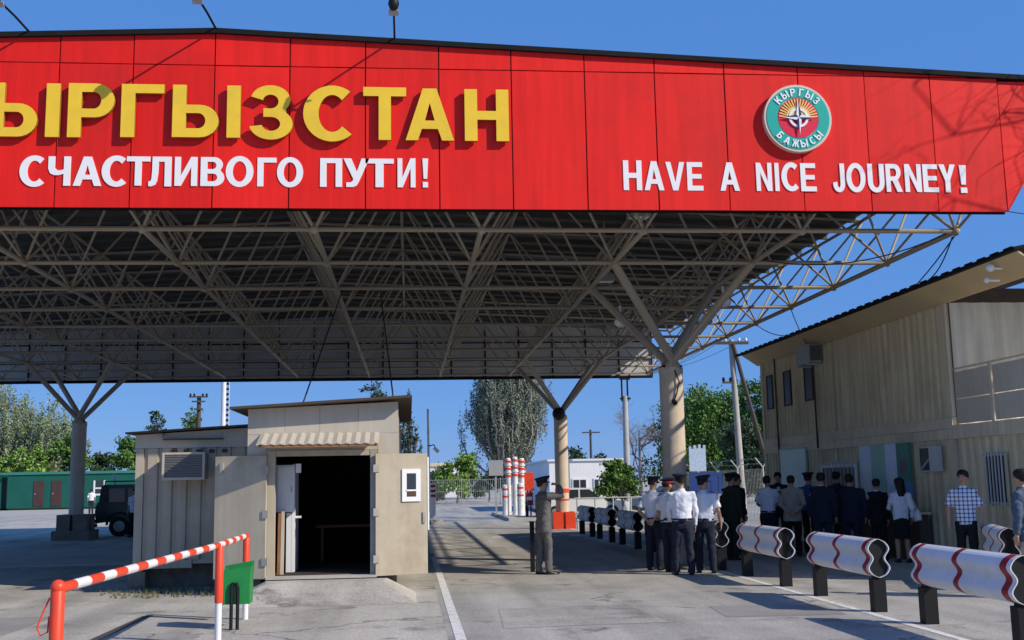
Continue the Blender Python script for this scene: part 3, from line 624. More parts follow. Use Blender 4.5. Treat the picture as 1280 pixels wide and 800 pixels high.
# leaves
def leaf(h, e, label, win):
    h = Vector((*h, 0)); e = Vector((*e, 0)); d = (e - h); w = d.length; d.normalize(); n = Vector((d.y, -d.x, 0))
    if n.y > 0: n = -n
    t = .045
    def ob(nm, m, a0, a1, z0, z1, o0, o1, par):
        c = h + d * ((a0 + a1) / 2) + n * ((o0 + o1) / 2) + Vector((0, 0, (z0 + z1) / 2))
        return MB().obox(c, d * ((a1 - a0) / 2), n * ((o1 - o0) / 2), (0, 0, (z1 - z0) / 2)).build(nm, m, par)
    lf = ob("door_leaf", "door_beige", 0, w, .05, 2.27, 0, t, BOOTH); lf["label"] = label
    for z in (.35, 1.2, 2.0): ob("hinge", "frame_grey", -.05, .06, z - .07, z + .07, t + .001, t + .02, lf)
    if win:
        a0, a1, z0, z1 = win
        f = ob("window_frame", "pvc_white", a0, a1, z0, z1, t + .001, t + .03, lf)
        ob("pane", "glass_dark", a0 + .09, a1 - .09, z0 + .09, z1 - .08, t + .031, t + .034, f)
        ob("sash_bar", "pvc_white", a0 + .08, a1 - .08, z0 + .19, z0 + .22, t + .035, t + .045, f)
        ob("notice", "leather_brown", a0 + .1, a1 - .1, z0 + .1, z0 + .18, t + .035, t + .037, f)
        ob("lock", "frame_grey", w - .1, w - .05, .98, 1.18, t + .001, t + .03, lf)
        ob("skylit_edge", "pvc_white", w + .001, w + .03, .85, 2.2, 0, t + .01, lf)  # white strip: sky light on the leaf's edge put into the colour
    else:
        ob("handle", "frame_grey", w - .16, w - .1, 1.95, 2.15, t + .001, t + .03, lf)
leaf((-2.60, 20.60), (-3.56, 20.86), "plain beige door leaf standing open beside the wall air conditioner", None)
leaf((-.63, 20.60), (.325, 20.90), "beige door leaf with a small white window", (.50, .86, 1.38, 1.98))
# awning sheet
mb = MB(); vs = []; n = 26
for j in range(n + 1):
    x = -2.74 + 2.19 * j / n; b = .022 * (j % 2)
    vs += [(x, YP - .01, 2.665 + b), (x, YP - .62, 2.455 + b), (x, YP - .01, 2.645 + b), (x, YP - .62, 2.435 + b)]
fs = []
for j in range(n):
    a = 4 * j; fs += [(a, a + 1, a + 5, a + 4), (a + 2, a + 6, a + 7, a + 3), (a + 1, a + 3, a + 7, a + 5), (a, a + 4, a + 6, a + 2)]
fs += [(0, 2, 3, 1), (4 * n, 4 * n + 1, 4 * n + 3, 4 * n + 2)]
mb.add(vs, fs).build("awning_sheet", "beige_panel", BOOTH)
for x in (-2.68, -.6): MB().obox((x, YP - .3, 2.52), (.02, 0, 0), (0, .29, .10), (0, -.008, .022)).build("awning_bracket", "timber", BOOTH)
bx("awning_batten", "timber", BOOTH, -2.6, -.62, YP - .60, YP - .56, 2.395, 2.432)
# things inside the doorway
t = thing("cabinet", "pale grey switch cabinet on the inner wall of the booth doorway", "cabinet", (-2.3, 21.25, 1.2))
bx("cabinet_box", "sign_white", t, -2.50, -2.16, 21.2, 21.3, 1.22, 2.10); bx("cabinet_door", "white_paint", t, -2.47, -2.19, 21.185, 21.199, 1.25, 2.07); bx("cabinet_handle", "frame_grey", t, -2.22, -2.205, 21.17, 21.184, 1.6, 1.7)
t = thing("inner_door", "narrow white inner door standing ajar in the booth doorway", "door", (-2.15, 21.3, .09))
bx("door_panel", "pvc_white", t, -2.22, -2.17, 21.32, 22.1, .1, 2.12); bx("door_edge", "pvc_white", t, -2.32, -2.225, 21.32, 21.36, .1, 1.2); bx("handle", "white_paint", t, -2.16, -2.05, 21.4, 21.44, 1.10, 1.14)
for k, (x, l, m, hh) in enumerate(((-2.42, "reddish timber plank leaning inside the booth doorway against its jamb", "timber", 1.12), (-2.36, "pale plank leaning beside the reddish one in the booth doorway", "beige_panel", 1.2))):
    t = thing("plank", l, "plank", (x, 20.95, .09)); MB().obox((x + .01, 21.0, .09 + hh / 2), (.03, 0, 0), (0, .015, 0), (0, .05, hh / 2)).build("board", m, t)
# wall air conditioner
t = thing("air_conditioner", "box air conditioner with grey grille in the booth wall", "air conditioner", (-4.42, YW_ - .2, 1.9))
bx("casing", "frame_grey", t, -4.80, -4.02, YW_ - .46, YW_ - .05, 1.88, 2.38)
for a in ((-4.83, -4.01, 1.86, 1.91), (-4.83, -4.01, 2.36, 2.40)): bx("frame_bar", "beige_panel", t, a[0], a[1], YW_ - .49, YW_ - .462, a[2], a[3])
for a in ((-4.83, -4.785), (-4.055, -4.01)): bx("frame_bar", "beige_panel", t, a[0], a[1], YW_ - .49, YW_ - .462, 1.912, 2.358)
for j in range(9): bx("grille_slat", "grille", t, -4.78, -4.06, YW_ - .485, YW_ - .463, 1.925 + j * .048, 1.955 + j * .048)
# the booth stands on sleepers; bring it and what it carries to its real size and place
for o in [BOOTH] + [o for o in bpy.data.objects if o.parent is None and o.get("category") in ("cabinet", "plank") or (o.parent is None and o.name in ("inner_door", "air_conditioner"))]:
    o.location = o.location * .87 + Vector((0, 0, 1.72 * .13)); o.scale = (.87, .87, .87)
for x, y in ((-4.65, 19.75), (-2.75, 19.75), (-2.5, 18.2), (-.35, 18.25), (-4.65, 24.2), (-.35, 24.2)):
    bx("sleeper", "pedestal", BOOTH, x - .14, x + .14, y - .12, y + .3, 0, .262 if y < 19 else .30)
# ================================================================ RED AND WHITE HANDRAIL
HR = thing("handrail", "red and white striped tubular handrail on three red posts with a cord loop", "handrail", (-2.2, 13, 0))
P1, P2, P3 = Vector((-2.30, 7.60, 0)), Vector((-2.105, 12.65, 0)), Vector((-2.135, 14.90, 0))
zt = Vector((0, 0, 1.075))
for p, zc in ((P1, .0), (P2, .45), (P3, .42)):
    if zc:
        o = MB().lathe([(.037, 0), (.037, zc)], p, 14).build("post_foot", "white_paint", HR, smooth=True)
    po = MB().lathe([(.045, zc), (.045, 1.06), (.03, 1.085)], p, 16).build("post", "red_paint", HR, smooth=True)
segs = [P1 + zt]; nseg = 25
for j in range(nseg):
    a = P1 + (P3 - P1) * ((j) / nseg); b = P1 + (P3 - P1) * ((j + 1) / nseg)
    # slight kink at the middle post
    def kink(v):
        s = (v.y - P1.y) / (P3.y - P1.y); s2 = (P2.y - P1.y) / (P3.y - P1.y)
        x = P1.x + (P2.x - P1.x) * s / s2 if s < s2 else P2.x + (P3.x - P2.x) * (s - s2) / (1 - s2)
        return Vector((x, v.y, 1.075))
    MB().tube(kink(a), kink(b), .036, n=14).build("rail_band", "red_paint" if j % 2 == 0 else "white_paint", HR, smooth=True)
MB().ell((P1.x, P1.y, 1.085), (.05, .05, .05), 12, 8).build("end_cap", "red_paint", HR, smooth=True)
MB().path([(P1.x - .05, P1.y, 1.02), (P1.x - .085, P1.y - .01, .93), (P1.x - .12, P1.y - .01, .83), (P1.x - .10, P1.y, .78), (P1.x - .055, P1.y, .80), (P1.x - .05, P1.y, .9)], .006, 6).build("cord_loop", "red_paint", HR, smooth=True)
# ================================================================ GREEN BIN on black legs
t = thing("litter_bin", "green metal tipping litter bin on two black legs by the striped handrail", "bin", (-2.13, 14.1, 0))
cx, cy = -2.10, 14.05
hop = MB().prism([(cx - .155, .30), (cx + .145, .30), (cx + .165, .76), (cx - .19, .70)], cy - .16, cy - .145).build("hopper_front", "green_bin", t)
MB().prism([(cx - .155, .30), (cx + .145, .30), (cx + .165, .80), (cx - .19, .74)], cy + .145, cy + .16).build("hopper_back", "green_bin", t)
MB().prism([(cy - .143, .30), (cy + .143, .30), (cy + .143, .76), (cy - .143, .72)], cx + .14, cx + .155, 'x').build("hopper_side", "green_bin", t)
MB().prism([(cy - .143, .30), (cy + .143, .30), (cy + .143, .73), (cy - .143, .70)], cx - .165, cx - .15, 'x').build("hopper_side", "green_bin", t)
bx("hopper_floor", "green_bin", t, cx - .145, cx + .135, cy - .143, cy + .143, .302, .315)
for x in (cx - .055, cx + .02): MB().path([(x, cy - .19, 0), (x, cy - .185, .5), (x + (.02 if x < cx else -.02), cy - .185, .56)], .021, 8).build("leg", "black_paint", t)
bx("pivot_plate", "black_paint", t, cx - .25, cx - .195, cy - .06, cy + .06, .36, .58)
# ================================================================ GUARD RAILS (double beam on two posts)
def prof(z): return .118 + .05 * math.cos(2 * PI * (z - .555) / .235) if .44 < z < .90 else .06
zs = [.43 + .48 * k / 26 for k in range(27)]
def half_w(z): 
    c = math.cos(2 * PI * (z - .55) / .24)
    w = .100 + .030 * c
    e = min(z - .43, .91 - z) / .05
    return w - .075 * (1 - min(1, e)) ** 2
def beam(mb, y0, y1, sgn, off0, off1):
    vs = []
    for z in zs: vs += [(sgn * (half_w(z) + off0), y0, z), (sgn * (half_w(z) + off0), y1, z), (sgn * (half_w(z) + off1), y0, z), (sgn * (half_w(z) + off1), y1, z)]
    fs = []
    for k in range(len(zs) - 1):
        a = 4 * k; q = [(a, a + 1, a + 5, a + 4), (a + 2, a + 6, a + 7, a + 3), (a, a + 4, a + 6, a + 2), (a + 1, a + 3, a + 7, a + 5)]
        fs += q if sgn < 0 else [tuple(reversed(f)) for f in q]
    a = 4 * (len(zs) - 1); fs += [(0, 2, 3, 1), (a, a + 1, a + 3, a + 2)]
    return mb.add(vs, fs)
L2 = 1.09
GR = thing("guard_rail", "", "guard rail", (0, 0, 0), 0, "striped guard rails beside the lane")
for sg in (-1, 1):
    b = beam(MB(), -L2, L2, sg, 0, .009).build("beam", "rail_metal", GR)
    for y, w, m in ((-L2, .075, "white_paint"), (-L2 + .08, .12, "rail_red"), (-.02, .105, "rail_red"), (L2 - .175, .11, "rail_red"), (L2 - .06, .06, "white_paint")):
        beam(MB(), y, y + w, sg, .0095, .0125).build("stripe", m, b)
for y in (-.99, .99): MB().box(-.08, .08, y - .075, y + .075, 0, .415).box(-.045, .045, y - .06, y + .06, .416, .86).build("post", "black_paint", GR)
for y in (-L2 + .06, L2 - .06):
    pl = [(half_w(z) - .003, z) for z in zs] + [(-half_w(z) + .003, z) for z in reversed(zs)]
    MB().prism(pl, y - .02, y + .02).build("end_plate", "black_paint", GR)
rl = ["striped guard rail nearest the picture edge, in front of the man in the checked shirt", "striped guard rail in front of the people in navy suits", "striped guard rail in front of the man in the tan jacket", "striped guard rail half hidden behind the policemen, second from them",
      "guard rail farther up the lane beyond the policemen, closest to them", "guard rail up the lane, second beyond the policemen", "guard rail up the lane, third beyond the policemen", "last guard rail up the lane by the red column foot"]
rl[3] = "striped guard rail right behind the four policemen"
ys = [11.48, 14.68, 18.13, 21.4, 24.75, 28.1, 31.2, 34.3]
rxs = [5.97, 5.9, 5.9, 5.80, 5.72, 5.62, 5.55, 5.52]
for k, (x, y) in enumerate(zip(rxs, ys)):
    r_ = GR if k == 0 else copy_tree(GR)
    r_.location = (x, y, 0); r_["label"] = rl[k]
r_ = copy_tree(GR); r_.location = (8.98, 16.25, 0); r_.rotation_euler = (0, 0, math.radians(-20)); r_["label"] = "striped guard rail standing askew beyond the man in the checked shirt"; r_.scale = (1, .80, 1)
# ================================================================ black bollard behind the suited man
t = thing("bollard", "thin black post standing behind the man in the grey suit", "post", (2.33, 21.1, 0))
bx("post", "black_paint", t, 2.29, 2.37, 21.06, 21.14, 0, .93); bx("cap", "black_paint", t, 2.28, 2.38, 21.05, 21.15, .932, .95)
# ================================================================ TWO-STOREY BUILDING of stacked containers
BX, YN, YE, YFAR = 10.40, 16.0, 20.0, 31.35
BL = thing("container_building", "long tan two-storey building of corrugated containers under a shed roof", "building", (11.5, 25, 0))
bx("core", "tan_wall", BL, BX + .06, 13.0, YN, YFAR, .02, 2.55)
bx("core", "tan_wall", BL, BX + .06, 13.0, YE + .05, YFAR, 2.56, 5.2)
for y0, y1 in ((YN, YE + .02), (YE + .28, 25.86), (26.04, YFAR - .14)):
    corrugated(mb := MB(), (BX, y1), (0, -1), y1 - y0, .12, 2.36, (-1, 0), .285, .04); mb.build("corrugated_wall", "tan_wall", BL)
for y0, y1 in ((YE + .28, 25.86), (26.04, YFAR - .14)):
    corrugated(mb := MB(), (BX, y1), (0, -1), y1 - y0, 2.78, 4.98, (-1, 0), .285, .04); mb.build("corrugated_wall", "tan_wall", BL)
for y in (YE + .15, 25.95, YFAR - .07):
    for z0, z1 in ((0, 2.36), (2.78, 4.98)): bx("corner_post", "tan_band", BL, BX - .05, BX + .03, y - .085 if y < 25 or y > 26 else y - .05, y + .085 if y < 25 or y > 26 else y + .05, z0, z1)
for y0, y1, z0, z1 in ((YN, YE + .05, 2.362, 2.62), (YE + .052, 25.94, 2.362, 2.555), (25.96, YFAR, 2.362, 2.555), (YE + .052, 25.94, 2.56, 2.775), (25.96, YFAR, 2.56, 2.775)):
    bx("floor_beam", "tan_band", BL, BX - .065, BX + .03, y0, y1, z0, z1)
bx("base_beam", "tan_band", BL, BX - .05, BX + .03, YN, YFAR, 0, .118)
# eave: sloping boards from wall top to roof edge
for y0, y1 in ((16.65, 18.6), (18.606, 22), (22.006, 25.4), (25.406, 28.4), (28.406, 31.6)):
    MB().prism([(BX - .055, 4.98), (BX - .02, 4.97), (BX - .46, 5.30), (BX - .50, 5.285)], y0, y1, 'y').build("eave_board", "soffit_board", BL)
MB().prism([(BX - .56, 5.305), (BX + 4.6, 6.3), (BX + 4.6, 6.35), (BX - .56, 5.355)], 16.6, 32.1).build("roof", "dark_trim", BL)
for k in range(36):
    y = 16.65 + k * .43
    MB().box(BX - .58, BX - .555, y, y + .26, 5.35, 5.372).build("roof_rib", "dark_trim", BL)
bx("gable_board", "soffit_board", BL, BX + .1, BX + 4.4, YFAR + .002, YFAR + .03, 4.9, 5.35)
# upper end wall facing the terrace
corrugated(mb := MB(), (BX + .03, YE), (1, 0), 2.5, 2.64, 4.98, (0, -1), .42, .03); mb.build("end_wall", "pale_wall", BL)
bx("terrace_door", "yellow_board", BL, BX + 1.55, BX + 2.4, YE - .07, YE - .035, 2.64, 4.55)
bx("terrace_lintel", "brown_roof", BL, BX + .05, BX + 3, YE - .06, YE + .04, 4.985, 5.25)
bx("terrace_floor", "tan_band", BL, BX + .035, 13.4, YN, YE - .08, 2.56, 2.615)
# parapet
for y0, y1 in ((18.66, 19.92), (17.3, 18.54), (16.05, 17.24)):
    for z0, z1 in ((2.64, 3.10), (3.115, 3.62)): bx("parapet_panel", "parapet_board", BL, BX - .03, BX + .0, y0, y1, z0, z1)
for y in (18.6, 17.27): bx("parapet_post", "tan_band", BL, BX - .06, BX + .01, y - .035, y + .035, 2.622, 3.66)
bx("parapet_rail", "tan_band", BL, BX - .035, BX + .02, 16.0, 19.95, 3.662, 3.70)
# upper windows
def window(y0, y1, z0, z1, frame="brown_roof", glass="pane_dull", bars=0, off=0.0, w=.04):
    f = MB(); x0, x1 = BX - .062 - off, BX - .03 - off
    f.box(x0, x1, y0, y1, z0, z0 + w).box(x0, x1, y0, y1, z1 - w, z1).box(x0, x1, y0, y0 + w, z0 + w + .001, z1 - w - .001).box(x0, x1, y1 - w, y1, z0 + w + .001, z1 - w - .001)
    wn = f.build("window", frame, BL)
    bx("pane", glass, wn, BX - .05 - off, BX - .042 - off, y0 + w, y1 - w, z0 + w, z1 - w)
    for j in range(bars):
        y = y0 + (y1 - y0) * (j + .8) / (bars + .6); MB().tube((x0 - .03, y, z0 - .02), (x0 - .03, y, z1 + .02), .017, n=6).build("bar", "fence_pale", wn)
    if bars:
        for z in (z0 + .03, z1 - .03): MB().tube((x0 - .03, y0 - .04, z), (x0 - .03, y1 + .04, z), .014, n=6).build("bar", "fence_pale", wn)
    return wn
window(30.35, 30.85, 3.62, 4.6); window(28.85, 29.4, 3.62, 4.58); window(27.2, 27.8, 3.64, 4.58)
# lower openings
window(24.7, 26.9, 1.0, 2.02, "pvc_white", "pane_dull", 9, .02, .12)
window(18.25, 18.95, 1.15, 2.05, "tan_band", "pane_dull", 6, .02, .05)
wn = window(20.55, 21.5, 1.74, 2.26, "fence_pale", "pane_dull", 0, .03)
MB().tube((BX - .13, 20.6, 2.2), (BX - .13, 21.35, 1.8), .018, n=6).build("stay", "fence_pale", wn); bx("sash", "fence_pale", wn, BX - .35, BX - .1, 20.5, 20.53, 1.76, 2.24)
# drop pipes
for y, z0, z1 in ((29.95, .2, 5.3), (27.0, 2.4, 4.5)): MB().tube((BX - .09, y, z0), (BX - .09, y, z1), .025, n=6).build("pipe", "brown_roof", BL)
# notice boards hung on the wall
t = thing("notice_board", "pale green notice board near the far corner of the tan building", "board", (BX - .1, 28.8, 1.3))
bx("panel", "board_green", t, BX - .10, BX - .07, 27.9, 29.85, 1.3, 2.42)
for a in ((27.84, 29.91, 2.421, 2.46), (27.84, 29.91, 1.26, 1.299)): bx("frame_bar", "board_midgreen", t, BX - .11, BX - .065, *a)
for y in (27.84, 29.852): bx("frame_bar", "board_midgreen", t, BX - .11, BX - .065, y, y + .058, 1.3, 2.42)
t = thing("information_stand", "large blue and green information board behind the woman in the white top", "board", (BX - .15, 23, .6))
for y0, y1, z0, z1, m in ((23.75, 24.35, .7, 2.36, "board_blue"), (23.0, 23.745, .7, 2.36, "board_midgreen"), (22.45, 22.995, .7, 2.36, "board_blue"), (21.85, 22.445, 1.55, 2.36, "board_teal"), (21.85, 22.445, .7, 1.545, "board_deepblue")):
    bx("panel", m, t, BX - .13, BX - .10, y0, y1, z0, z1)
for y0, y1, z0, z1 in ((22.55, 22.8, 1.5, 1.8), (23.15, 23.6, 1.0, 1.35), (23.85, 24.2, 1.3, 1.9), (21.95, 22.3, 1.7, 2.0)): bx("notice", "paper" if y0 > 22 else "grille", t, BX - .136, BX - .131, y0, y1, z0, z1)
t = thing("counter_desk", "low counter desk at the wall under the blue and green board", "desk", (10.0, 22.5, 0))
bx("desk_top", "tan_band", t, 9.98, 10.24, 21.0, 24.2, .92, .96); bx("desk_front", "brown_roof", t, 10.02, 10.2, 21.05, 24.15, 0, .918)
# split air conditioner under the eave
t = thing("air_conditioner", "grey outdoor air conditioner box under the eave of the tan building", "air conditioner", (BX - .3, 26.9, 4.5))
bx("casing", "metal_grey", t, BX - .40, BX - .07, 26.4, 27.35, 4.52, 5.0); bx("fan_grille", "grille", t, BX - .38, BX - .1, 26.375, 26.398, 4.58, 4.96)
for y in (26.55, 27.2): bx("bracket", "fence_pale", t, BX - .42, BX - .05, y - .02, y + .02, 4.47, 4.515)
for z, l in ((5.16, "white floodlight on the eave of the tan building"), (4.97, "small white lamp below the eave floodlight")):
    t = thing("floodlight", l, "floodlight", (BX - .5, 17.5, z)); MB().ell((BX - .55, 17.4 if z > 5.1 else 17.55, z), (.08, .06, .07) if z > 5.1 else (.05, .04, .05), 10, 6).build("lamp_head", "lamp_white", t, smooth=True); MB().tube((BX - .5, 17.45 if z > 5.1 else 17.57, z), (BX - .3, 17.46 if z > 5.1 else 17.58, z), .02).build("bracket", "lamp_white", t)
# ================================================================ PEOPLE
FOLD = bpy.data.textures.new("folds", 'CLOUDS'); FOLD.noise_scale = .11; FOLD.noise_depth = 1
def remesh(o, vox, it=3, fold=0.0):
    m = o.modifiers.new("Remesh", 'REMESH'); m.mode = 'VOXEL'; m.voxel_size = vox; m.use_smooth_shade = True
    s = o.modifiers.new("Smooth", 'SMOOTH'); s.factor = .5; s.iterations = it
    if fold: d = o.modifiers.new("Folds", 'DISPLACE'); d.texture = FOLD; d.strength = fold; d.mid_level = .5; d.texture_coords = 'GLOBAL'
HEAD = [(0.0, .040, .022, .026), (.018, .038, .042, .046), (.05, .022, .058, .070), (.085, .012, .066, .084), (.125, .004, .071, .092), (.16, -.002, .074, .097), (.19, -.006, .070, .090), (.215, -.009, .054, .070), (.232, -.010, .026, .034)]
def hand(mb, wr, d, nrm, side, curl=.5, s=1.0):
    """palm, four fingers of unequal length and a thumb; d points down the hand, nrm out of the palm, side to the thumb"""
    d = Vector(d).normalized(); nrm = Vector(nrm); nrm = (nrm - d * nrm.dot(d)).normalized(); sd = d.cross(nrm).normalized()
    if sd.dot(Vector(side)) < 0: sd = -sd
    wr = Vector(wr)
    mb.path([wr - d * .03, wr, wr + d * .035 * s, wr + d * .075 * s, wr + d * .095 * s], [(.026, .022), (.030, .020), (.016, .040), (.015, .043), (.012, .038)], 10, flat=nrm)
    for k, ln in enumerate((.070, .080, .074, .058)):
        b = wr + d * .085 * s + sd * (.030 - .020 * k)
        a = curl; p1 = b + (d * math.cos(a * .6) + nrm * math.sin(a * .6)) * ln * .45 * s; p2 = p1 + (d * math.cos(a * 1.5) + nrm * math.sin(a * 1.5)) * ln * .33 * s; p3 = p2 + (d * math.cos(a * 2.1) + nrm * math.sin(a * 2.1)) * ln * .25 * s
        mb.path([b - d * .01, p1, p2, p3], [.0105, .010, .0095, .008], 7)
    t0 = wr + d * .03 * s + sd * .03; t1 = t0 + (d * .6 + sd * .65 + nrm * .3) * .035 * s; t2 = t1 + (d * .85 + sd * .2 + nrm * .45) * .032 * s
    mb.path([t0 - sd * .012, t0, t1, t2], [.014, .0135, .0115, .009], 7)
def person(label, loc, face, h=1.74, arms=None, feet=None, top="shirt_white", legs="navy_cloth", sleeve="short", jacket=False, cap=None, hair="short", skirt=False, lean=0.0, head_turn=0.0, head_nod=0.0, vox=.010, group=None, girth=1.0, belt=False, bag=None, vcollar=None, extras=None):
    k = h / 1.74; R = thing("person", label, "person", (*loc, 0), face, group); g = girth
    def S(p): return (p[0] * k, p[1] * k, p[2] * k)
    feet = feet or {-1: (-.10, .02, 0.0), 1: (.10, -.02, 0.0)}
    arms = arms or {}
    base = {s: dict(sh=(s * .185 * g, 0, 1.40), el=(s * .235 * g, -.03, 1.11), wr=(s * .235 * g, .03, .86), d=(0, .1, -1), n=(-s, 0, 0), sd=(0, 1, 0)) for s in (-1, 1)}
    for s in arms: base[s].update(arms[s])
    A = base
    hipy = 0
    ly = lean
    # ---- body: one continuous surface
    mb = MB()
    tors = [(.86, .135, .10, 0), (.95, .15, .11, 0), (1.06, .13, .095, .005), (1.2, .15, .105, .008), (1.32, .168, .108, .004), (1.40, .15, .09, -.004), (1.455, .085, .068, -.008)]
    def ring(z, rx, ry, cy, n=16, cx=0): return [S((cx + rx * math.cos(2 * PI * q / n), cy + ly * max(0, z - .9) + ry * math.sin(2 * PI * q / n), z)) for q in range(n)]
    mb.rings([ring(z, rx * g, ry * g, cy) for z, rx, ry, cy in tors])
    ny = ly * .6
    mb.path([S((0, -.012 + ly * .52, 1.40)), S((0, -.004 + ly * .56, 1.47)), S((0, .012 + ly * .6, 1.54))], [.064 * k, .056 * k, .054 * k], 12)
    HM = Matrix.Translation(Vector(S((0, .004 + ly * .62, 1.508)))) @ Matrix.Rotation(head_turn, 4, 'Z') @ Matrix.Rotation(-head_nod, 4, 'X')
    hb = MB(); n = 16
    hb.rings([[(rx * math.cos(2 * PI * q / n), cy + ry * math.sin(2 * PI * q / n), z) for q in range(n)] for z, cy, rx, ry in HEAD])
    hb.path([(0, .088, .142), (0, .104, .118), (0, .112, .100), (0, .098, .090)], [.010, .013, .017, .012], 8)
    for s in (-1, 1): hb.ell((s * .074, -.006, .115), (.013, .022, .034), 8, 6)
    hb.path([(-.03, .083, .148), (0, .095, .150), (.03, .083, .148)], .011, 6)
    mb.add([tuple(HM @ (Vector(v) * k)) for v in hb.v], hb.f)
    for s in (-1, 1):
        a = A[s]; sh, el, wr = Vector(S(a['sh'])), Vector(S(a['el'])), Vector(S(a['wr'])); off = Vector((0, ly * .5 * k, 0)); sh = sh + off
        if 'abs' not in a: el = el + off; wr = wr + off * .7
        a['_'] = (sh, el, wr)
        mb.path([sh + Vector((-s * .06, 0, -.01)), sh, sh.lerp(el, .35), sh.lerp(el, .8), el, el.lerp(wr, .3), el.lerp(wr, .8), wr], [.05 * k, .054 * k, .047 * k, .038 * k, .037 * k, .039 * k, .029 * k, .026 * k], 10)
        hand(mb, wr, a['d'], a['n'], a['sd'], a.get('curl', .45), k)
    kn = {}
    for s in (-1, 1):
        f = Vector(S(feet[s])); hip = Vector(S((s * .088 * g, hipy, .90))); ank = f + Vector((0, -.02, .085)) * k
        knee = hip.lerp(ank, .5) + Vector((s * .004, .025 + abs(f.y) * .10, .0)); kn[s] = (hip, knee, ank)
        mb.path([hip + Vector((0, 0, .05)), hip, hip.lerp(knee, .6), knee, knee.lerp(ank, .3), ank, f + Vector((0, -.015, .05))], [.075 * g, .080 * g, .062, .050, .053, .036, .036], 10)
        mb.path([f + Vector((0, -.06, .04)), f + Vector((0, .05, .038)), f + Vector((s * .008, .15, .025))], [(.03, .034), (.028, .042), (.016, .030)], 10, flat=(0, 0, 1))
    bd = mb.build("body", "skin_tone", R, world=False); remesh(bd, vox, 2)
    # ---- hair, face details
    def head_part(nm, m, b, sm=True):
        return link(nm, b.mesh(nm, m, HM @ Matrix.Scale(k, 4), sm), R)
    b = MB(); n = 18
    hs_ = 1.0 if cap else random.uniform(1.03, 1.12)
    if hair == "short":
        prof_ = [(.085, -.052, .055, .052), (.12, -.030, .0785, .078), (.150, -.016, .0825, .0935), (.178, -.010, .0835, .1035), (.205, -.010, .077, .096), (.228, -.011, .058, .074), (.243, -.011, .028, .036)]
    else:
        prof_ = [(-.10, -.065, .085, .05), (-.02, -.06, .098, .062), (.06, -.048, .098, .070), (.12, -.030, .094, .085), (.165, -.014, .09, .105), (.205, -.010, .082, .10), (.235, -.011, .058, .074), (.250, -.011, .028, .036)]
    b.rings([[(rx * hs_ * math.cos(2 * PI * q / n) * (1 + .035 * math.sin(q * 5)), cy + ry * hs_ * math.sin(2 * PI * q / n) * (1 + .035 * math.cos(q * 7)), .16 + (z - .16) * hs_ + .005 * math.sin(q * 4 + z * 90)) for q in range(n)] for z, cy, rx, ry in prof_])
    head_part("hair", "hair_black", b)
    for s in (-1, 1): head_part("eye", "eye_dark", MB().ell((s * .030, .0885, .128), (.011, .006, .0065), 8, 6))
    for s in (-1, 1): head_part("eyebrow", "hair_black", MB().path([(s * .014, .097, .147), (s * .032, .092, .151), (s * .048, .080, .146)], .0042, 5))
    head_part("mouth", "lip", MB().path([(-.021, .092, .064), (0, .0975, .065), (.021, .092, .064)], [(.005, .005), (.007, .006), (.005, .005)], 6))
    if cap:
        b = MB(); n = 24
        def cr(z, rx, ry, cy, tilt=0): return [(rx * math.cos(2 * PI * q / n), cy + ry * math.sin(2 * PI * q / n), z + tilt * math.sin(2 * PI * q / n)) for q in range(n)]
        b.rings([cr(.160, .088, .106, -.006), cr(.200, .090, .108, -.006)])
        c0 = head_part("cap_band", "red_cap_band" if cap == "red" else "black_cloth", b)
        b = MB(); b.rings([cr(.198, .091, .109, -.006), cr(.225, .122, .138, .004, .014), cr(.243, .134, .15, .008, .02), cr(.256, .120, .135, .008, .02), cr(.262, .06, .07, .006, .012)]); head_part("cap_crown", "navy_cloth" if cap != "green" else "green_cloth", b)
        b = MB(); vs = []
        for q in range(13):
            a = PI * (.12 + .76 * q / 12); vs += [(.086 * math.cos(a), -.006 + .104 * math.sin(a), .163), (.098 * math.cos(a), .0 + .165 * math.sin(a), .143)]
        vs2 = [(x, y, z + .007) for x, y, z in vs]; m_ = len(vs); fs = []
        for q in range(12): a = 2 * q; fs += [(a, a + 1, a + 3, a + 2), (m_ + a, m_ + a + 2, m_ + a + 3, m_ + a + 1), (a + 1, m_ + a + 1, m_ + a + 3, a + 3)]
        b.add(vs + vs2, fs); head_part("cap_visor", "shoe_black", b)
    # ---- clothing
    mb = MB()
    hem = .76 if jacket else (.93 if belt else .88)
    if jacket: T_ = [(hem, .195, .142, -.004), (.92, .188, .136, -.002), (1.08, .168, .122, .006), (1.22, .186, .130, .008), (1.34, .205, .130, .003), (1.415, .185, .108, -.006), (1.455, .11, .083, -.01), (1.49, .070, .072, -.004)]
    else: T_ = [(hem, .172, .124, 0), (1.0, .170, .124, 0), (1.08, .166, .122, .004), (1.22, .182, .130, .006), (1.34, .200, .130, .002), (1.415, .180, .106, -.006), (1.455, .105, .08, -.01), (1.49, .066, .068, -.004)]
    mb.rings([ring(z, rx * g, ry * g, cy, 20) for z, rx, ry, cy in T_])
    for s in (-1, 1):
        sh, el, wr = A[s]['_']; e = .066 if jacket else .060
        st = sh + Vector((-s * .07, 0, .0))
        if sleeve == "short":
            mb.path([st, sh + Vector((0, 0, .005)), sh.lerp(el, .4), sh.lerp(el, .82)], [.066 * k, .071 * k, .066 * k, .066 * k], 12)
        else:
            mb.path([st, sh + Vector((0, 0, .005)), sh.lerp(el, .4), el, el.lerp(wr, .45), wr - (wr - el).normalized() * .005], [.068 * k, .074 * k, (e + .002) * k, (e - .006) * k, (e - .012) * k, (e - .020) * k], 12)
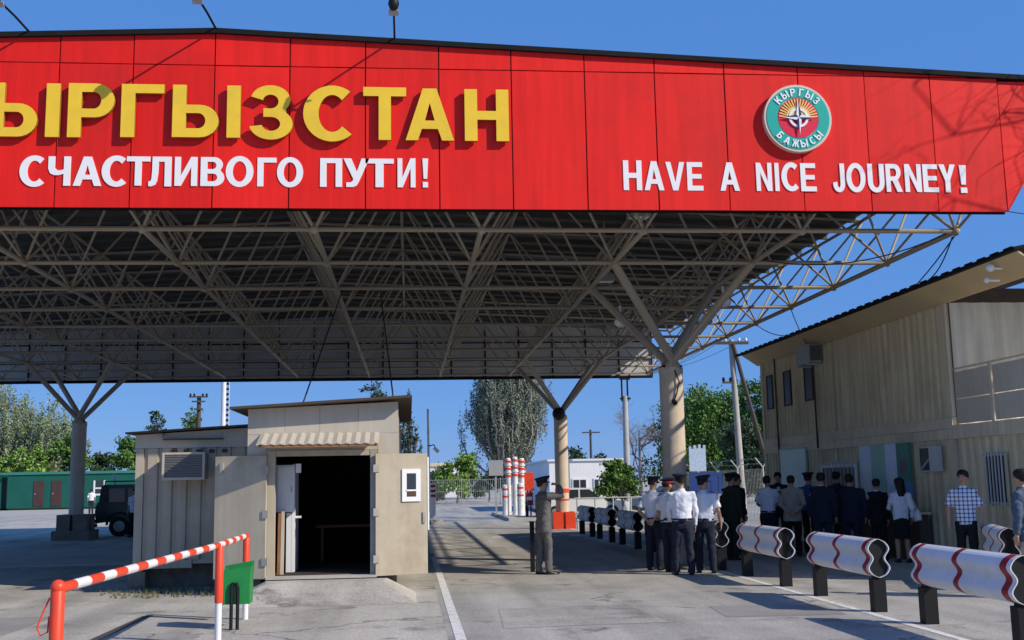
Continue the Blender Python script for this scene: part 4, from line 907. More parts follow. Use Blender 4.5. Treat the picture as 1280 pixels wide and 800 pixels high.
    # folds at waist
    for q in range(5):
        a = random.random() * 2 * PI; z = 1.0 + .1 * random.random(); rr_ = .155 * g
        mb.path([S((rr_ * 1.08 * math.cos(a - .5), .115 * g * math.sin(a - .5) + .01, z)), S((rr_ * 1.12 * math.cos(a), .12 * g * math.sin(a) + .01, z - .02)), S((rr_ * 1.08 * math.cos(a + .5), .115 * g * math.sin(a + .5) + .01, z + .015))], [.008, .014, .008], 6)
    sh_ = mb.build("jacket" if jacket else "shirt", top, R, world=False); remesh(sh_, max(.011, vox), 2, .034)
    mb = MB(); b2 = MB()
    b2.rings([ring(1.478, .070, .072, -.004, 16), ring(1.505, .064, .066, .002, 16)]); b2.build("collar", vcollar or top, R, world=False, smooth=True)
    if skirt:
        mb.rings([ring(z, rx * g, ry * g, 0, 18) for z, rx, ry in ((.50, .172, .135), (.62, .18, .138), (.80, .178, .134), (.92, .17, .125), (.985, .150, .112))])
    else:
        mb.rings([ring(z, rx * g, ry * g, cy, 18) for z, rx, ry, cy in ((.80, .150, .110, -.004), (.86, .168, .126, -.006), (.93, .166, .124, -.003), (.985, .160, .117, 0))])
        for s in (-1, 1):
            hip, knee, ank = kn[s]
            mb.path([hip + Vector((0, 0, .03)), hip.lerp(knee, .25), hip.lerp(knee, .7), knee, knee.lerp(ank, .4), ank + Vector((0, .0, .06)), ank + Vector((0, .012, -.035))], [.100 * g, .098 * g, .080 * g, .073, .070, .066, .068], 14)
    pn = mb.build("skirt" if skirt else "trousers", legs, R, world=False); remesh(pn, max(.011, vox), 2, .028)
    if belt: b3 = MB(); b3.rings([ring(.950, .176 * g, .128 * g, 0, 20), ring(.985, .174 * g, .127 * g, 0, 20)]); b3.build("belt", "shoe_black", R, world=False, smooth=True)
    for s in (-1, 1):
        f = Vector(S(feet[s])); out = s * .02
        mb = MB(); rr_ = []
        for (yy, w, hh) in ((-.075, .028, .075), (-.06, .038, .085), (.0, .040, .085), (.06, .045, .062), (.12, .047, .048), (.165, .036, .040), (.185, .016, .030)):
            cx_ = out * (yy + .07) * 3
            rr_.append([tuple(f + Vector((cx_ + w * cc, yy, max(0.0, hh * zz)))) for cc, zz in ((-1, 0), (-1.05, .35), (-.8, .8), (-.35, 1), (.35, 1), (.8, .8), (1.05, .35), (1, 0))])
        mb.rings(rr_); mb.build("shoe", "shoe_black", R, world=False, smooth=True)
    if extras: extras(R, k)
    return R
D = math.radians
# heading 0 = facing up the lane (+Y); positive turns left
# ---- the man in the grey suit, hand raised to his face, turned to the long building
def suit_extras(R, k):
    MB().box(.035 - .03, .035 + .03, .118, .128, 1.16, 1.40).build("shirt_front", "shirt_white", R, world=False)
    MB().path([(.0, .13, 1.42), (.005, .136, 1.3), (.0, .13, 1.12)], [(.012, .02), (.008, .03), (.006, .02)], 8, flat=(0, 1, 0)).build("tie", "black_cloth", R, world=False, smooth=True)
    for s in (-1, 1): MB().prism([(s * .012, 1.455), (s * .06, 1.46), (s * .085, 1.32), (s * .02, 1.12)], .122, .134).build("lapel", "grey_suit", R, world=False)
person("man in a crumpled grey suit and dark cap with a hand raised to his brow", (2.48, 20.5), D(-72), 1.76, top="grey_suit", legs="grey_suit", sleeve="long", jacket=True, cap="navy", vox=.0095, head_turn=D(-6), head_nod=D(-4),
       arms={-1: dict(el=(-.235, .03, 1.10), wr=(-.2, .11, .87), d=(0, .15, -1)), 1: dict(sh=(.185, .01, 1.405), el=(.23, .29, 1.42), wr=(.10, .27, 1.60), d=(-.75, -.35, .35), n=(.1, -.6, -.7), sd=(0, 0, -1), curl=.5, abs=1)},
       feet={-1: (-.075, -.06, 0), 1: (.085, .07, 0)}, extras=suit_extras)
# ---- four policemen in white shirts
def ep(R, k):
    for s in (-1, 1): MB().path([(s * .10, -.005, 1.478 * k), (s * .15, -.003, 1.474 * k), (s * .205, -.002, 1.442 * k)], [(.006, .028), (.006, .030), (.005, .026)], 8, flat=(0, 0, 1)).build("shoulder_board", "navy_cloth", R, world=False)
    MB().box(-.03, .03, -.155, -.128, .945, .99).build("belt_pouch", "shoe_black", R, world=False)
pol = "policemen in white shirts standing in a row"
person("policeman with hands clasped behind his back, at the lane end of the row", (4.62, 20.75), D(-28), 1.74, belt=True, extras=ep, cap="navy", group=pol, lean=-.02, head_turn=D(-25), head_nod=D(8),
       arms={-1: dict(el=(-.25, -.10, 1.12), wr=(-.07, -.17, .93), d=(.8, -.05, -.55), n=(0, -1, .1), sd=(0, 0, 1), curl=.7), 1: dict(el=(.25, -.10, 1.12), wr=(.06, -.19, .95), d=(-.8, -.05, -.6), n=(0, -1, .1), sd=(0, 0, 1), curl=.7)})
person("policeman with a red cap band in profile, squeezed between two colleagues in white shirts", (4.80, 20.25), D(-42), 1.70, belt=True, extras=ep, cap="red", group=pol, head_turn=D(-30),
       arms={-1: dict(el=(-.235, .02, 1.11), wr=(-.20, .13, .90))}, feet={-1: (-.07, .05, 0), 1: (.08, -.03, 0)})
person("policeman in a long-sleeved white shirt with his back turned, in the middle of the row", (4.90, 19.65), D(-4), 1.77, belt=True, extras=ep, cap="navy", group=pol, sleeve="long", girth=1.03, head_turn=D(18), head_nod=D(5),
       arms={-1: dict(el=(-.24, .07, 1.12), wr=(-.15, .18, .93)), 1: dict(el=(.245, .0, 1.10), wr=(.235, .06, .85))}, feet={-1: (-.13, .06, 0), 1: (.12, -.06, 0)}, legs="dark_blue_cloth")
person("policeman in a short-sleeved white shirt with one arm swinging, nearest the guard rail", (5.36, 19.85), D(-14), 1.73, belt=True, extras=ep, cap="navy", group=pol, lean=.05, head_turn=D(-50),
       arms={-1: dict(el=(-.22, .06, 1.12), wr=(-.14, .2, .98)), 1: dict(el=(.265, -.03, 1.12), wr=(.30, .05, .88), curl=.7)}, feet={-1: (-.12, .10, 0), 1: (.13, -.04, 0)}, legs="dark_blue_cloth")
# ---- people queueing along the wall
q_ = "people waiting along the wall of the tan building"; cv = .014
bk = lambda s: dict(el=(s * .25, -.08, 1.12), wr=(s * .05, -.18, .96), d=(-s * .8, -.1, -.5), n=(0, -1, 0), sd=(0, 0, 1), curl=.7)
person("person in dark olive clothes standing between the policemen and the queue", (6.75, 22.8), D(-60), 1.78, top="green_cloth", legs="green_cloth", sleeve="long", jacket=True, cap="green", group=q_, vox=cv)
person("person all in black beside the person in dark olive clothes", (7.30, 24.2), D(-70), 1.78, top="black_cloth", legs="black_cloth", sleeve="long", jacket=True, group=q_, vox=cv, girth=1.08)
person("person in black behind the white-shirted man of the queue", (7.98, 26.4), D(-100), 1.74, top="black_cloth", legs="black_cloth", sleeve="long", jacket=True, group=q_, vox=cv)
person("man in a white shirt with his back turned, at the far end of the queue", (7.84, 23.7), D(-22), 1.72, top="shirt_white", legs="navy_cloth", sleeve="short", belt=True, group=q_, vox=cv, arms={-1: dict(el=(-.23, .08, 1.13), wr=(-.12, .22, 1.05)), 1: dict(el=(.23, .08, 1.13), wr=(.12, .22, 1.05))})
person("man in dark suit and white shirt facing the lane behind the tan jacket", (9.15, 26.8), D(165), 1.80, top="navy_cloth", legs="navy_cloth", sleeve="long", jacket=True, group=q_, vox=cv, extras=lambda R, k: MB().box(-.035, .035, .12, .138, 1.14, 1.46).build("shirt_front", "shirt_white", R, world=False))
person("man in a tan jacket with his hands clasped behind his back", (8.28, 23.4), D(-18), 1.72, top="tan_jacket", legs="black_cloth", sleeve="long", jacket=True, group=q_, vox=.011, girth=1.05, arms={-1: bk(-1), 1: bk(1)})
person("man in a blue shirt and dark cap facing the wall", (9.0, 24.3), D(-40), 1.76, top="blue_cloth", legs="black_cloth", sleeve="long", cap="navy", group=q_, vox=cv)
person("person in a navy suit with a white collar, back turned, behind two guard rails", (8.42, 22.0), D(-20), 1.76, top="navy_cloth", legs="navy_cloth", sleeve="long", jacket=True, group=q_, vox=cv, vcollar="shirt_white", girth=1.06)
person("person in navy clothes facing the barred window", (9.75, 24.5), D(-60), 1.78, top="navy_cloth", legs="navy_cloth", sleeve="long", jacket=True, group=q_, vox=cv)
person("broad person in a dark navy jacket next to the barred window", (9.06, 22.1), D(-25), 1.72, top="navy_cloth", legs="navy_cloth", sleeve="long", jacket=True, group=q_, vox=cv, girth=1.22)
person("slight person in black with a pale collar, just beside the woman in the white top", (9.55, 21.9), D(-30), 1.62, top="black_cloth", legs="black_cloth", sleeve="long", jacket=True, group=q_, vox=cv, girth=.86, vcollar="shirt_white")
person("woman with long dark hair in a white top and black skirt", (9.62, 21.0), D(-12), 1.62, top="shirt_white", legs="black_cloth", sleeve="long", skirt=True, hair="long", group=q_, vox=.011, girth=.9, head_turn=D(35), arms={-1: dict(el=(-.22, .1, 1.13), wr=(-.12, .27, 1.12), d=(.2, .9, .2)), 1: dict(el=(.24, -.03, 1.12), wr=(.24, .08, .93))})
t = thing("handbag", "white handbag on the shoulder of the woman in the white top", "handbag", (9.93, 20.95, .85))
MB().path([(9.93, 20.93, .80), (9.93, 20.95, .90), (9.925, 20.97, 1.02)], [(.06, .13), (.062, .13), (.035, .09)], 14, flat=(1, 0, 0)).build("bag_body", "bag_white", t, smooth=True)
MB().path([(9.91, 20.86, 1.0), (9.86, 20.93, 1.18), (9.80, 20.99, 1.33), (9.86, 21.04, 1.18), (9.91, 21.05, 1.0)], .008, 6).build("bag_strap", "bag_white", t, smooth=True)
person("young man in blue and white checked shirt looking down the lane", (9.02, 17.3), D(148), 1.75, top="plaid_cloth", legs="black_cloth", sleeve="short", vox=.0095, girth=.9, head_turn=D(-10), arms={-1: dict(el=(-.24, .0, 1.12), wr=(-.23, .10, .90)), 1: dict(el=(.25, .0, 1.12), wr=(.25, .06, .86))})
person("person in a steel blue jacket and beige trousers cut off by the picture edge", (8.53, 14.6), D(30), 1.74, top="steel_cloth", legs="beige_cloth", sleeve="long", jacket=True, vox=.011, lean=.12)
person("far-off person in a pale blue shirt walking past the green cabins", (-22.2, 80), D(10), 1.70, top="shirt_white", legs="dark_blue_cloth", sleeve="short", vox=.018)
person("person in a pale top standing by the flank of the dark jeep", (-9.72, 40.4), D(160), 1.70, top="shirt_white", legs="black_cloth", sleeve="short", vox=.016)
# ================================================================ VEHICLES
J = thing("jeep", "dark green boxy jeep with roof rack and white beacon parked behind the booth", "car", (-9.3, 42, 0))
y0, y1 = 41.15, 42.8
MB().prism([(-11.2, .52), (-7.3, .52), (-7.25, .95), (-7.6, 1.12), (-8.6, 1.16), (-11.22, 1.16), (-11.26, .9)], y0, y1).build("body", "car_green", J)
MB().prism([(-11.18, 1.162), (-8.62, 1.162), (-9.2, 1.80), (-9.3, 1.86), (-11.0, 1.86), (-11.1, 1.80)], y0 + .06, y1 - .06).build("cabin", "car_green", J)
for yy in (y0 + .045, y1 - .045):
    MB().prism([(-10.98, 1.24), (-10.25, 1.24), (-10.25, 1.72), (-10.93, 1.72)], yy - .014, yy + .014).build("window", "glass_dark", J)
    MB().prism([(-10.15, 1.24), (-9.5, 1.24), (-9.5, 1.72), (-10.15, 1.72)], yy - .014, yy + .014).build("window", "glass_dark", J)
    MB().prism([(-9.4, 1.24), (-8.8, 1.24), (-9.25, 1.72), (-9.4, 1.72)], yy - .014, yy + .014).build("window", "glass_dark", J)
bx("door", "car_green", J, -10.18, -9.46, y0 - .012, y0 - .001, .58, 1.15); bx("door", "car_green", J, -9.42, -8.75, y0 - .012, y0 - .001, .58, 1.15)
bx("bumper", "black_paint", J, -11.42, -11.27, y0 + .1, y1 - .1, .48, .62); bx("tail_light", "rail_red", J, -11.285, -11.262, y0 + .05, y0 + .2, .8, 1.0)
MB().lathe([(.30, -11.50), (.36, -11.47), (.36, -11.33), (.30, -11.3)], (0, y0 + 1.1, .86), 20, axis='x').build("spare_wheel", "tyre", J, smooth=False)
MB().path([(-11.3, y0 + .4, .42), (-11.52, y0 + .4, .36)], .06, 8).build("tow_bar", "black_paint", J)
for x in (-10.42, -8.0):
    for yy, s in ((y0 + .1, -1), (y1 - .1, 1)):
        w = MB().lathe([(.22, -.1), (.34, -.11), (.37, -.07), (.37, .07), (.34, .11), (.22, .1)], (x, yy, .37), 22, axis='y').build("wheel", "tyre", J)
        MB().lathe([(.05, -.125), (.20, -.112), (.21, -.06), (.21, .06), (.20, .112), (.05, .125)], (x, yy, .37), 18, axis='y').build("rim", "rim", w)
        MB().prism([(x + .47 * math.cos(a), .42 + .47 * math.sin(a)) for a in [PI * k / 10 for k in range(11)]] + [(x + .40 * math.cos(a), .42 + .40 * math.sin(a)) for a in [PI - PI * k / 10 for k in range(11)]], yy + s * .09 - .06, yy + s * .09 + .04).build("wheel_arch", "black_paint", J)
rk = MB()
for yy in (y0 + .15, y1 - .15): rk.tube((-11.0, yy, 1.98), (-9.3, yy, 1.98), .02); rk.tube((-11.0, yy, 1.86), (-11.0, yy, 1.98), .015); rk.tube((-9.4, yy, 1.86), (-9.4, yy, 1.98), .015)
for k in range(6): rk.tube((-11.0 + k * .34, y0 + .15, 1.98), (-11.0 + k * .34, y1 - .15, 1.98), .015)
rk.build("roof_rack", "dark_trim", J)
MB().lathe([(.09, 1.995), (.09, 2.08), (.05, 2.09), (.045, 2.22), (.02, 2.25)], (-10.75, y0 + .4, 0), 12).build("beacon", "lamp_white", J)
def saloon(label, x, y, m, z=0, d=1):
    c = thing("parked_car", label, "car", (x, y, 0))
    MB().prism([(x - 2, .3), (x + 2, .3), (x + 2.05, .62), (x + 1.9, .78), (x + .95, .86), (x - 1.3, .88), (x - 2.0, .82), (x - 2.05, .5)], y, y + 1.65).build("body", m, c)
    MB().prism([(x - 1.35, .882), (x + 1.0, .882), (x + .35, 1.36), (x - .7, 1.38)], y + .1, y + 1.55).build("cabin", m, c)
    for a in ([(x - 1.1, .92), (x - .2, .92), (x - .2, 1.3), (x - .68, 1.3)], [(x - .12, .92), (x + .8, .92), (x + .28, 1.3), (x - .12, 1.3)]): MB().prism(a, y + .085, y + .099).build("window", "glass_dark", c)
    for dx in (-1.25, 1.25):
        w = MB().lathe([(.2, -.09), (.31, -.08), (.31, .08), (.2, .09)], (x + dx, y + .05, .31), 16, axis='y').build("wheel", "tyre", c); MB().lathe([(.04, -.1), (.19, -.095), (.19, .095)], (x + dx, y + .05, .31), 14, axis='y').build("rim", "rim", w)
    bx("headlight", "lamp_white", c, x + 1.93, x + 2.035, y + .1, y + .35, .60, .72); bx("bumper", "black_paint", c, x - 2.12, x - 2.06, y + .1, y + 1.55, .34, .48)
saloon("white car parked beyond the pale railing by the white house", 7.6, 48, "car_white")
saloon("dark car parked farther along the pale railing, past the white car", 12.3, 49, "car_green")
# ================================================================ FAR CABINS AND WHITE HOUSE
def cabin(label, x0, x1, y, doors, wins):
    c = thing("site_cabin", label, "cabin", ((x0 + x1) / 2, y, 0), 0, "green cabins on the far side of the yard")
    bx("wall", "green_cabin", c, x0, x1, y, y + 3, .15, 3.05); bx("roof", "green_roof", c, x0 - .1, x1 + .1, y - .12, y + 3.1, 3.055, 3.28); bx("skid", "drain", c, x0 + .1, x1 - .1, y + .1, y + 2.9, 0, .148)
    for a in doors: d_ = bx("door", "dark_door", c, a, a + .85, y - .05, y - .002, .3, 2.5); bx("handle", "rim", d_, a + .1, a + .18, y - .075, y - .052, 1.3, 1.45)
    for a in wins:
        f = MB().box(a, a + .14, y - .05, y - .002, 1.15, 2.45).box(a + .86, a + 1.0, y - .05, y - .002, 1.15, 2.45).box(a + .141, a + .859, y - .05, y - .002, 1.15, 1.3).box(a + .141, a + .859, y - .05, y - .002, 1.72, 1.84).build("window", "pvc_white", c)
        bx("pane", "glass_dark", f, a + .14, a + .86, y - .02, y - .004, 1.3, 2.45)
    for k in range(int((x1 - x0) / 1.2)): bx("wall_rib", "green_cabin", c, x0 + .6 + k * 1.2 - .03, x0 + .6 + k * 1.2 + .03, y - .03, y - .001, .2, .29)
    return c
cabin("long dark green cabin with two brown doors and a white window", -34.9, -20.5, 100, (-32.65, -31.15), (-27.6,))
cabin("dark green cabin cut by the picture edge beside the long cabin with brown doors", -48.5, -35.5, 100.4, (-44,), (-40,))
WH = thing("white_house", "low white flat-roofed house behind the red-footed column", "house", (11.5, 62, 0))
bx("wall", "white_wall", WH, 7.9, 12.4, 62, 74, 0, 2.78); bx("roof", "white_wall", WH, 7.8, 12.5, 61.9, 74.1, 2.785, 2.90)
for x0, x1, n in ((9.2, 10.05, 2), (10.42, 10.78, 1)):
    f = bx("window", "pvc_white", WH, x0, x1, 61.95, 61.998, .85, 1.80); w = (x1 - x0 - .07 * (n + 1)) / n
    for k in range(n): bx("pane", "glass_dark", f, x0 + .07 + k * (w + .07), x0 + .07 + k * (w + .07) + w, 61.93, 61.949, .93, 1.72)
bx("plinth", "column", WH, 7.88, 12.42, 61.97, 61.999, 0, .3)
t = thing("far_house", "small pale building seen over the bushes behind the boom barrier", "house", (3.3, 130, 0)); bx("wall", "white_wall", t, .8, 6.2, 130, 136, 0, 3.6); bx("roof", "tan_band", t, .6, 6.4, 129.8, 136.2, 3.605, 4.0)
for x in (1.6, 3.2, 4.8): f = bx("window", "pvc_white", t, x, x + .9, 129.95, 129.998, 1.5, 2.8); bx("pane", "glass_dark", f, x + .1, x + .8, 129.93, 129.949, 1.6, 2.7)
# ================================================================ BOOM BARRIERS AND SIGNS
t = thing("boom_barrier", "white boom raised upright on a white post with dark red bands by the booth door", "barrier", (.98, 46.7, 0))
bx("post", "white_paint", t, .86, 1.10, 46.6, 46.84, .001, 1.70)
for z in (1.12, 1.32, 1.52): bx("band", "rail_red", t, .852, 1.108, 46.592, 46.848, z, z + .1)
MB().tube((.84, 46.55, .5), (.80, 46.55, 4.82), .055, .045, 10).build("boom", "white_paint", t); bx("foot", "slab", t, .7, 1.3, 46.4, 47.05, 0, .16)
t = thing("security_camera", "small white camera on an arm of the upright boom by the booth door", "camera", (1.0, 46.5, 3.1)); MB().path([(.83, 46.5, 3.25), (1.05, 46.5, 3.3), (1.1, 46.5, 3.15)], .025, 6).build("arm", "dark_trim", t); MB().obox((1.14, 46.45, 3.08), (.10, 0, -.10), (0, .07, 0), (.05, 0, .05)).build("housing", "lamp_white", t)
bl = [("tall white barrier arm with a red banded head, leftmost of the three upright ones", 4.72, 52.5, 2.78, 1), ("tall white barrier arm with a red banded head, between the two other upright ones", 4.97, 51.8, 2.82, 1), ("tall white barrier arm with a red banded head, next to the red sign", 5.34, 52.3, 2.76, 1),
      ("short white bollard with red bands, standing on the boom side of the barrier arms", 4.52, 52.0, 1.52, 0), ("short white bollard with red bands, standing on the red sign side of the barrier arms", 5.13, 51.0, 1.58, 0)]
for l, x, y, h, tall in bl:
    t = thing("barrier_arm" if tall else "bollard", l, "barrier" if tall else "bollard", (x, y, 0), 0, "red and white barrier posts")
    r_ = .125 if tall else .15
    MB().lathe([(r_, .0), (r_, h), (r_ * .6, h + .04)], (x, y, 0), 12).build("post", "white_paint", t)
    for k in range(5 if tall else 4):
        z = h - .08 - k * .17 - (0 if tall else .05)
        MB().lathe([(r_ + .045 if tall else r_ + .008, z - .09), (r_ + .045 if tall else r_ + .008, z)], (x, y, 0), 12).build("band", "red_paint" if k % 2 == 0 else "white_paint", t)
t = thing("signboard", "bright red signboard on a black post next to the barrier arms", "sign", (5.45, 50, 0)); bx("panel", "red_paint", t, 5.22, 5.66, 50, 50.03, 1.28, 2.10); bx("lower_panel", "rail_red", t, 5.26, 5.60, 50, 50.03, .62, 1.2); bx("stripe", "white_paint", t, 5.3, 5.56, 49.985, 49.998, .85, 1.0)
for x in (5.36, 5.5): bx("post", "black_paint", t, x - .03, x + .03, 50.04, 50.1, 0, 1.28)
t = thing("signboard", "grey-backed board standing behind the barrier arms", "sign", (4.1, 54, 0)); bx("panel", "metal_grey", t, 3.9, 4.6, 54, 54.04, 2.0, 2.75); bx("post", "metal_grey", t, 4.2, 4.28, 54.05, 54.12, 0, 2.7)
for x, y, l in ((5.6, 48.6, "short black bollard on the kerb, nearer the red column foot"), (5.25, 49.4, "short black bollard on the kerb, nearer the red sign")): t = thing("bollard", l, "bollard", (x, y, 0)); MB().lathe([(.06, 0), (.06, .8), (.03, .86)], (x, y, 0), 10).build("post", "black_paint", t)
t = thing("signboard", "pale blue board with a notched top over a navy banner, beside the front column", "sign", (11.9, 44.5, 0))
MB().prism([(11.5, 1.98), (12.2, 1.98), (12.2, 3.05), (12.1, 3.05), (12.1, 2.92), (12.0, 2.92), (12.0, 3.08), (11.9, 3.08), (11.9, 2.92), (11.8, 2.92), (11.8, 3.05), (11.7, 3.05), (11.7, 2.9), (11.6, 2.9), (11.6, 3.0), (11.5, 3.0)], 44.5, 44.55).build("panel", "sign_pale", t)
bx("banner", "sign_navy", t, 11.45, 12.85, 44.45, 44.49, 1.05, 1.93)
for x in (11.55, 12.7): bx("post", "metal_grey", t, x - .04, x + .04, 44.6, 44.68, 0, 2.0)
# ================================================================ FENCES AND RAILING
F = thing("mesh_fence", "grey mesh fence closing the far end of the lane", "fence", (5, 85, 0))
for k in range(9): MB().tube((-8 + k * 3, 85, 0), (-8 + k * 3, 85, 2.0), .04).build("fence_post", "fence_metal", F)
mb = MB()
for k in range(160): mb.box(-8 + k * .15 - .012, -8 + k * .15 + .012, 84.98, 85.0, .1, 1.9)
for z in (.1, 1.0, 1.9): mb.box(-8, 16, 85.001, 85.03, z - .02, z + .02)
o = mb.build("fence_mesh", "fence_metal", F); o["kind"] = "stuff"
F = thing("railing", "pale pipe railing in front of the parked white car", "railing", (7.5, 37.4, 0))
for k in range(7): MB().tube((5.7 + k * .62, 37.4, 0), (5.7 + k * .62, 37.4, 1.1), .025).build("post", "fence_pale", F)
for z in (1.1, .6): MB().tube((5.6, 37.4, z), (9.6, 37.4, z), .022).build("rail", "fence_pale", F)
F = thing("security_fence", "tall fence with pale Y-shaped barbed wire posts behind the queue", "fence", (13, 44, 0))
pts = [(12.62, 38.5), (12.75, 42.0), (12.9, 45.5), (13.05, 49.0), (13.2, 52.5)]
for x, y in pts:
    p = MB().tube((x, y, 0), (x, y, 2.05), .035).build("fence_post", "fence_pale", F)
    for s in (-1, 1): MB().tube((x, y, 2.05), (x + s * .26, y, 2.38), .025).build("post_arm", "fence_pale", p)
mb = MB()
for (a, b) in zip(pts[:-1], pts[1:]):
    for s in (-1, 1):
        for q in (.4, .95): mb.tube((a[0] + s * .26 * q, a[1], 2.05 + .33 * q), (b[0] + s * .26 * q, b[1], 2.05 + .33 * q), .006, n=4)
    n = 18
    for j in range(n):
        u = j / n; mb.tube((a[0] + (b[0] - a[0]) * u, a[1] + (b[1] - a[1]) * u, .05), (a[0] + (b[0] - a[0]) * u, a[1] + (b[1] - a[1]) * u, 2.0), .008, n=4)
o = mb.build("fence_wire", "fence_metal", F); o["kind"] = "stuff"
# ================================================================ POLES
def pole(name, label, x, y, h, r0, r1, m, dx=0.0, cat="pole"):
    t = thing(name, label, cat, (x, y, 0)); MB().tube((x, y, 0), (x + dx, y, h), r0, r1, 12).build("shaft", m, t, smooth=True); return t
t = pole("utility_pole", "pale concrete pole with a twin-rod top seen between the two columns", 11.97, 60, 6.3, .20, .15, "pole_concrete", .02)
for s in (-1, 1): MB().tube((11.99 + s * .16, 60, 6.0), (11.99 + s * .16, 60, 7.9), .05).build("rod", "dark_trim", t)
for z in (6.1, 7.2): bx("cross_plate", "dark_trim", t, 11.7, 12.3, 59.9, 59.97, z, z + .1)
t = pole("utility_pole", "leaning utility pole with a cross-arm and a dark brace next to the tan building", 13.85, 45, 7.5, .16, .11, "pole_concrete", -.2)
MB().tube((13.68, 44.85, 7.3), (14.9, 44.85, 2.2), .085, .10).build("brace", "pole_wood", t)
bx("cross_arm", "pole_wood", t, 12.95, 14.35, 44.8, 44.9, 7.28, 7.40)
for x in (13.05, 13.35, 13.95, 14.25): MB().lathe([(.05, 7.402), (.07, 7.47), (.04, 7.55)], (x, 44.85, 0), 8).build("insulator", "white_paint", t)
bx("cross_arm", "pole_wood", t, 13.15, 13.65, 44.8, 44.88, 5.62, 5.70)
for x in (13.2, 13.5): MB().lathe([(.05, 5.702), (.07, 5.78), (.04, 5.88)], (x, 44.84, 0), 8).build("insulator", "dark_trim", t)
t = pole("utility_pole", "dark far pole with stacked cross-arms rising behind the booth roof", -22.45, 120, 11.4, .3, .22, "pole_wood")
for z, w in ((11.2, 1.0), (10.7, .7), (9.9, .45)): bx("cross_arm", "pole_wood", t, -22.45 - w, -22.45 + w, 119.6, 119.7, z, z + .16)
for x in (-23.3, -22.9, -22.0, -21.6): MB().lathe([(.09, 11.361), (.12, 11.5), (.06, 11.65)], (x, 119.65, 0), 8).build("insulator", "dark_trim", t)
t = pole("utility_pole", "thin far pole with one cross-arm above the white house", 19.98, 120, 7.2, .16, .12, "pole_wood"); bx("cross_arm", "pole_wood", t, 19.0, 21.0, 119.7, 119.8, 6.8, 6.95)
t = thing("mast", "white mast with a ladder of dark rungs rising above the booth roof", "mast", (-9.93, 60, 0)); MB().tube((-9.93, 60, 0), (-9.93, 60, 9), .14, .13, 12).build("shaft", "white_paint", t, smooth=True)
for k in range(20): bx("rung", "dark_trim", t, -9.78, -9.66, 59.95, 60.05, 3.5 + k * .28, 3.62 + k * .28)
bx("side_rail", "white_paint", t, -9.655, -9.62, 59.97, 60.03, 3, 9)
# ================================================================ CABLES
def cable(label, a, b, sag, r=.012, n=10):
    a, b = Vector(a), Vector(b); pts = [a.lerp(b, k / n) - Vector((0, 0, sag * 4 * (k / n) * (1 - k / n))) for k in range(n + 1)]
    tag(MB().path(pts, r, 5).build("cable", "cable", None, smooth=True), label, "cable")
cable("taut black cable from the canopy corner to the eave of the tan building", (9.74, 18.26, 5.93), (9.9, 20.2, 5.38), .03)
cable("second black cable from the canopy corner, just under the taut one", (9.70, 18.3, 5.90), (9.9, 19.7, 5.38), .12)
cable("black cable dropping from the canopy edge to the eave air conditioner", (9.74, 26.8, 5.93), (10.15, 26.9, 5.01), .05)
cable("slack cable hanging from the canopy edge to the middle of the eave", (9.74, 29.6, 5.93), (9.9, 25.6, 5.38), .30)
cable("slack cable looping between the bars at the open end of the canopy", (6.9, 21.1, 6.1), (9.74, 18.3, 6.02), .35)
cable("thin cable from the fascia corner off towards the tan building roof", (9.85, 16.75, 5.98), (12.4, 17.6, 6.1), .06, .008)
cable("cable slanting up from the booth roof on the side of the beige door leaf", (-1.78, 18.4, 2.98), (-1.45, 24.0, 5.95), 0, .014)
cable("cable slanting up from the booth roof on the side of the windowed door leaf", (-.25, 18.4, 3.05), (-.62, 24.0, 5.95), 0, .014)
for k, (x, l) in enumerate(((13.05, "overhead wire on the outermost insulator of the leaning pole"), (13.35, "overhead wire on the inner insulator of the leaning pole"), (14.25, "overhead wire on the insulator over the brace of the leaning pole"))):
    cable(l, (x, 44.85, 7.55), (11.9 + k * .3 - .3, 60, 7.3 + .2 * k), .5, .01)
# ================================================================ TREES
def leaves(mb, c, sig, n, size, flat=1.0):
    for _ in range(n):
        p = Vector((c[0] + random.gauss(0, sig[0]), c[1] + random.gauss(0, sig[1]), c[2] + random.gauss(0, sig[2])))
        a = Vector((random.gauss(0, 1), random.gauss(0, 1), random.gauss(0, 1))).normalized(); b = a.cross(Vector((random.gauss(0, 1), random.gauss(0, 1), random.gauss(0, 1)))).normalized(); s = size * random.uniform(.6, 1.3)
        n_ = len(mb.v); mb.v += [tuple(p - a * s), tuple(p + b * s * .5), tuple(p + a * s), tuple(p - b * s * .5)]; mb.f.append((n_, n_ + 1, n_ + 2, n_ + 3)); mb.mi.append(0)
def limb(mb, a, b, r0, r1, n=4, wob=.12, seg=5):
    a, b = Vector(a), Vector(b); L = (b - a).length; pts = [a]
    for k in range(1, seg): u = k / seg; pts.append(a.lerp(b, u) + Vector((random.gauss(0, wob), random.gauss(0, wob), random.gauss(0, wob * .6) - .0)) * L * .25)
    pts.append(b); mb.path(pts, [r0 + (r1 - r0) * k / seg for k in range(seg + 1)], n); return pts
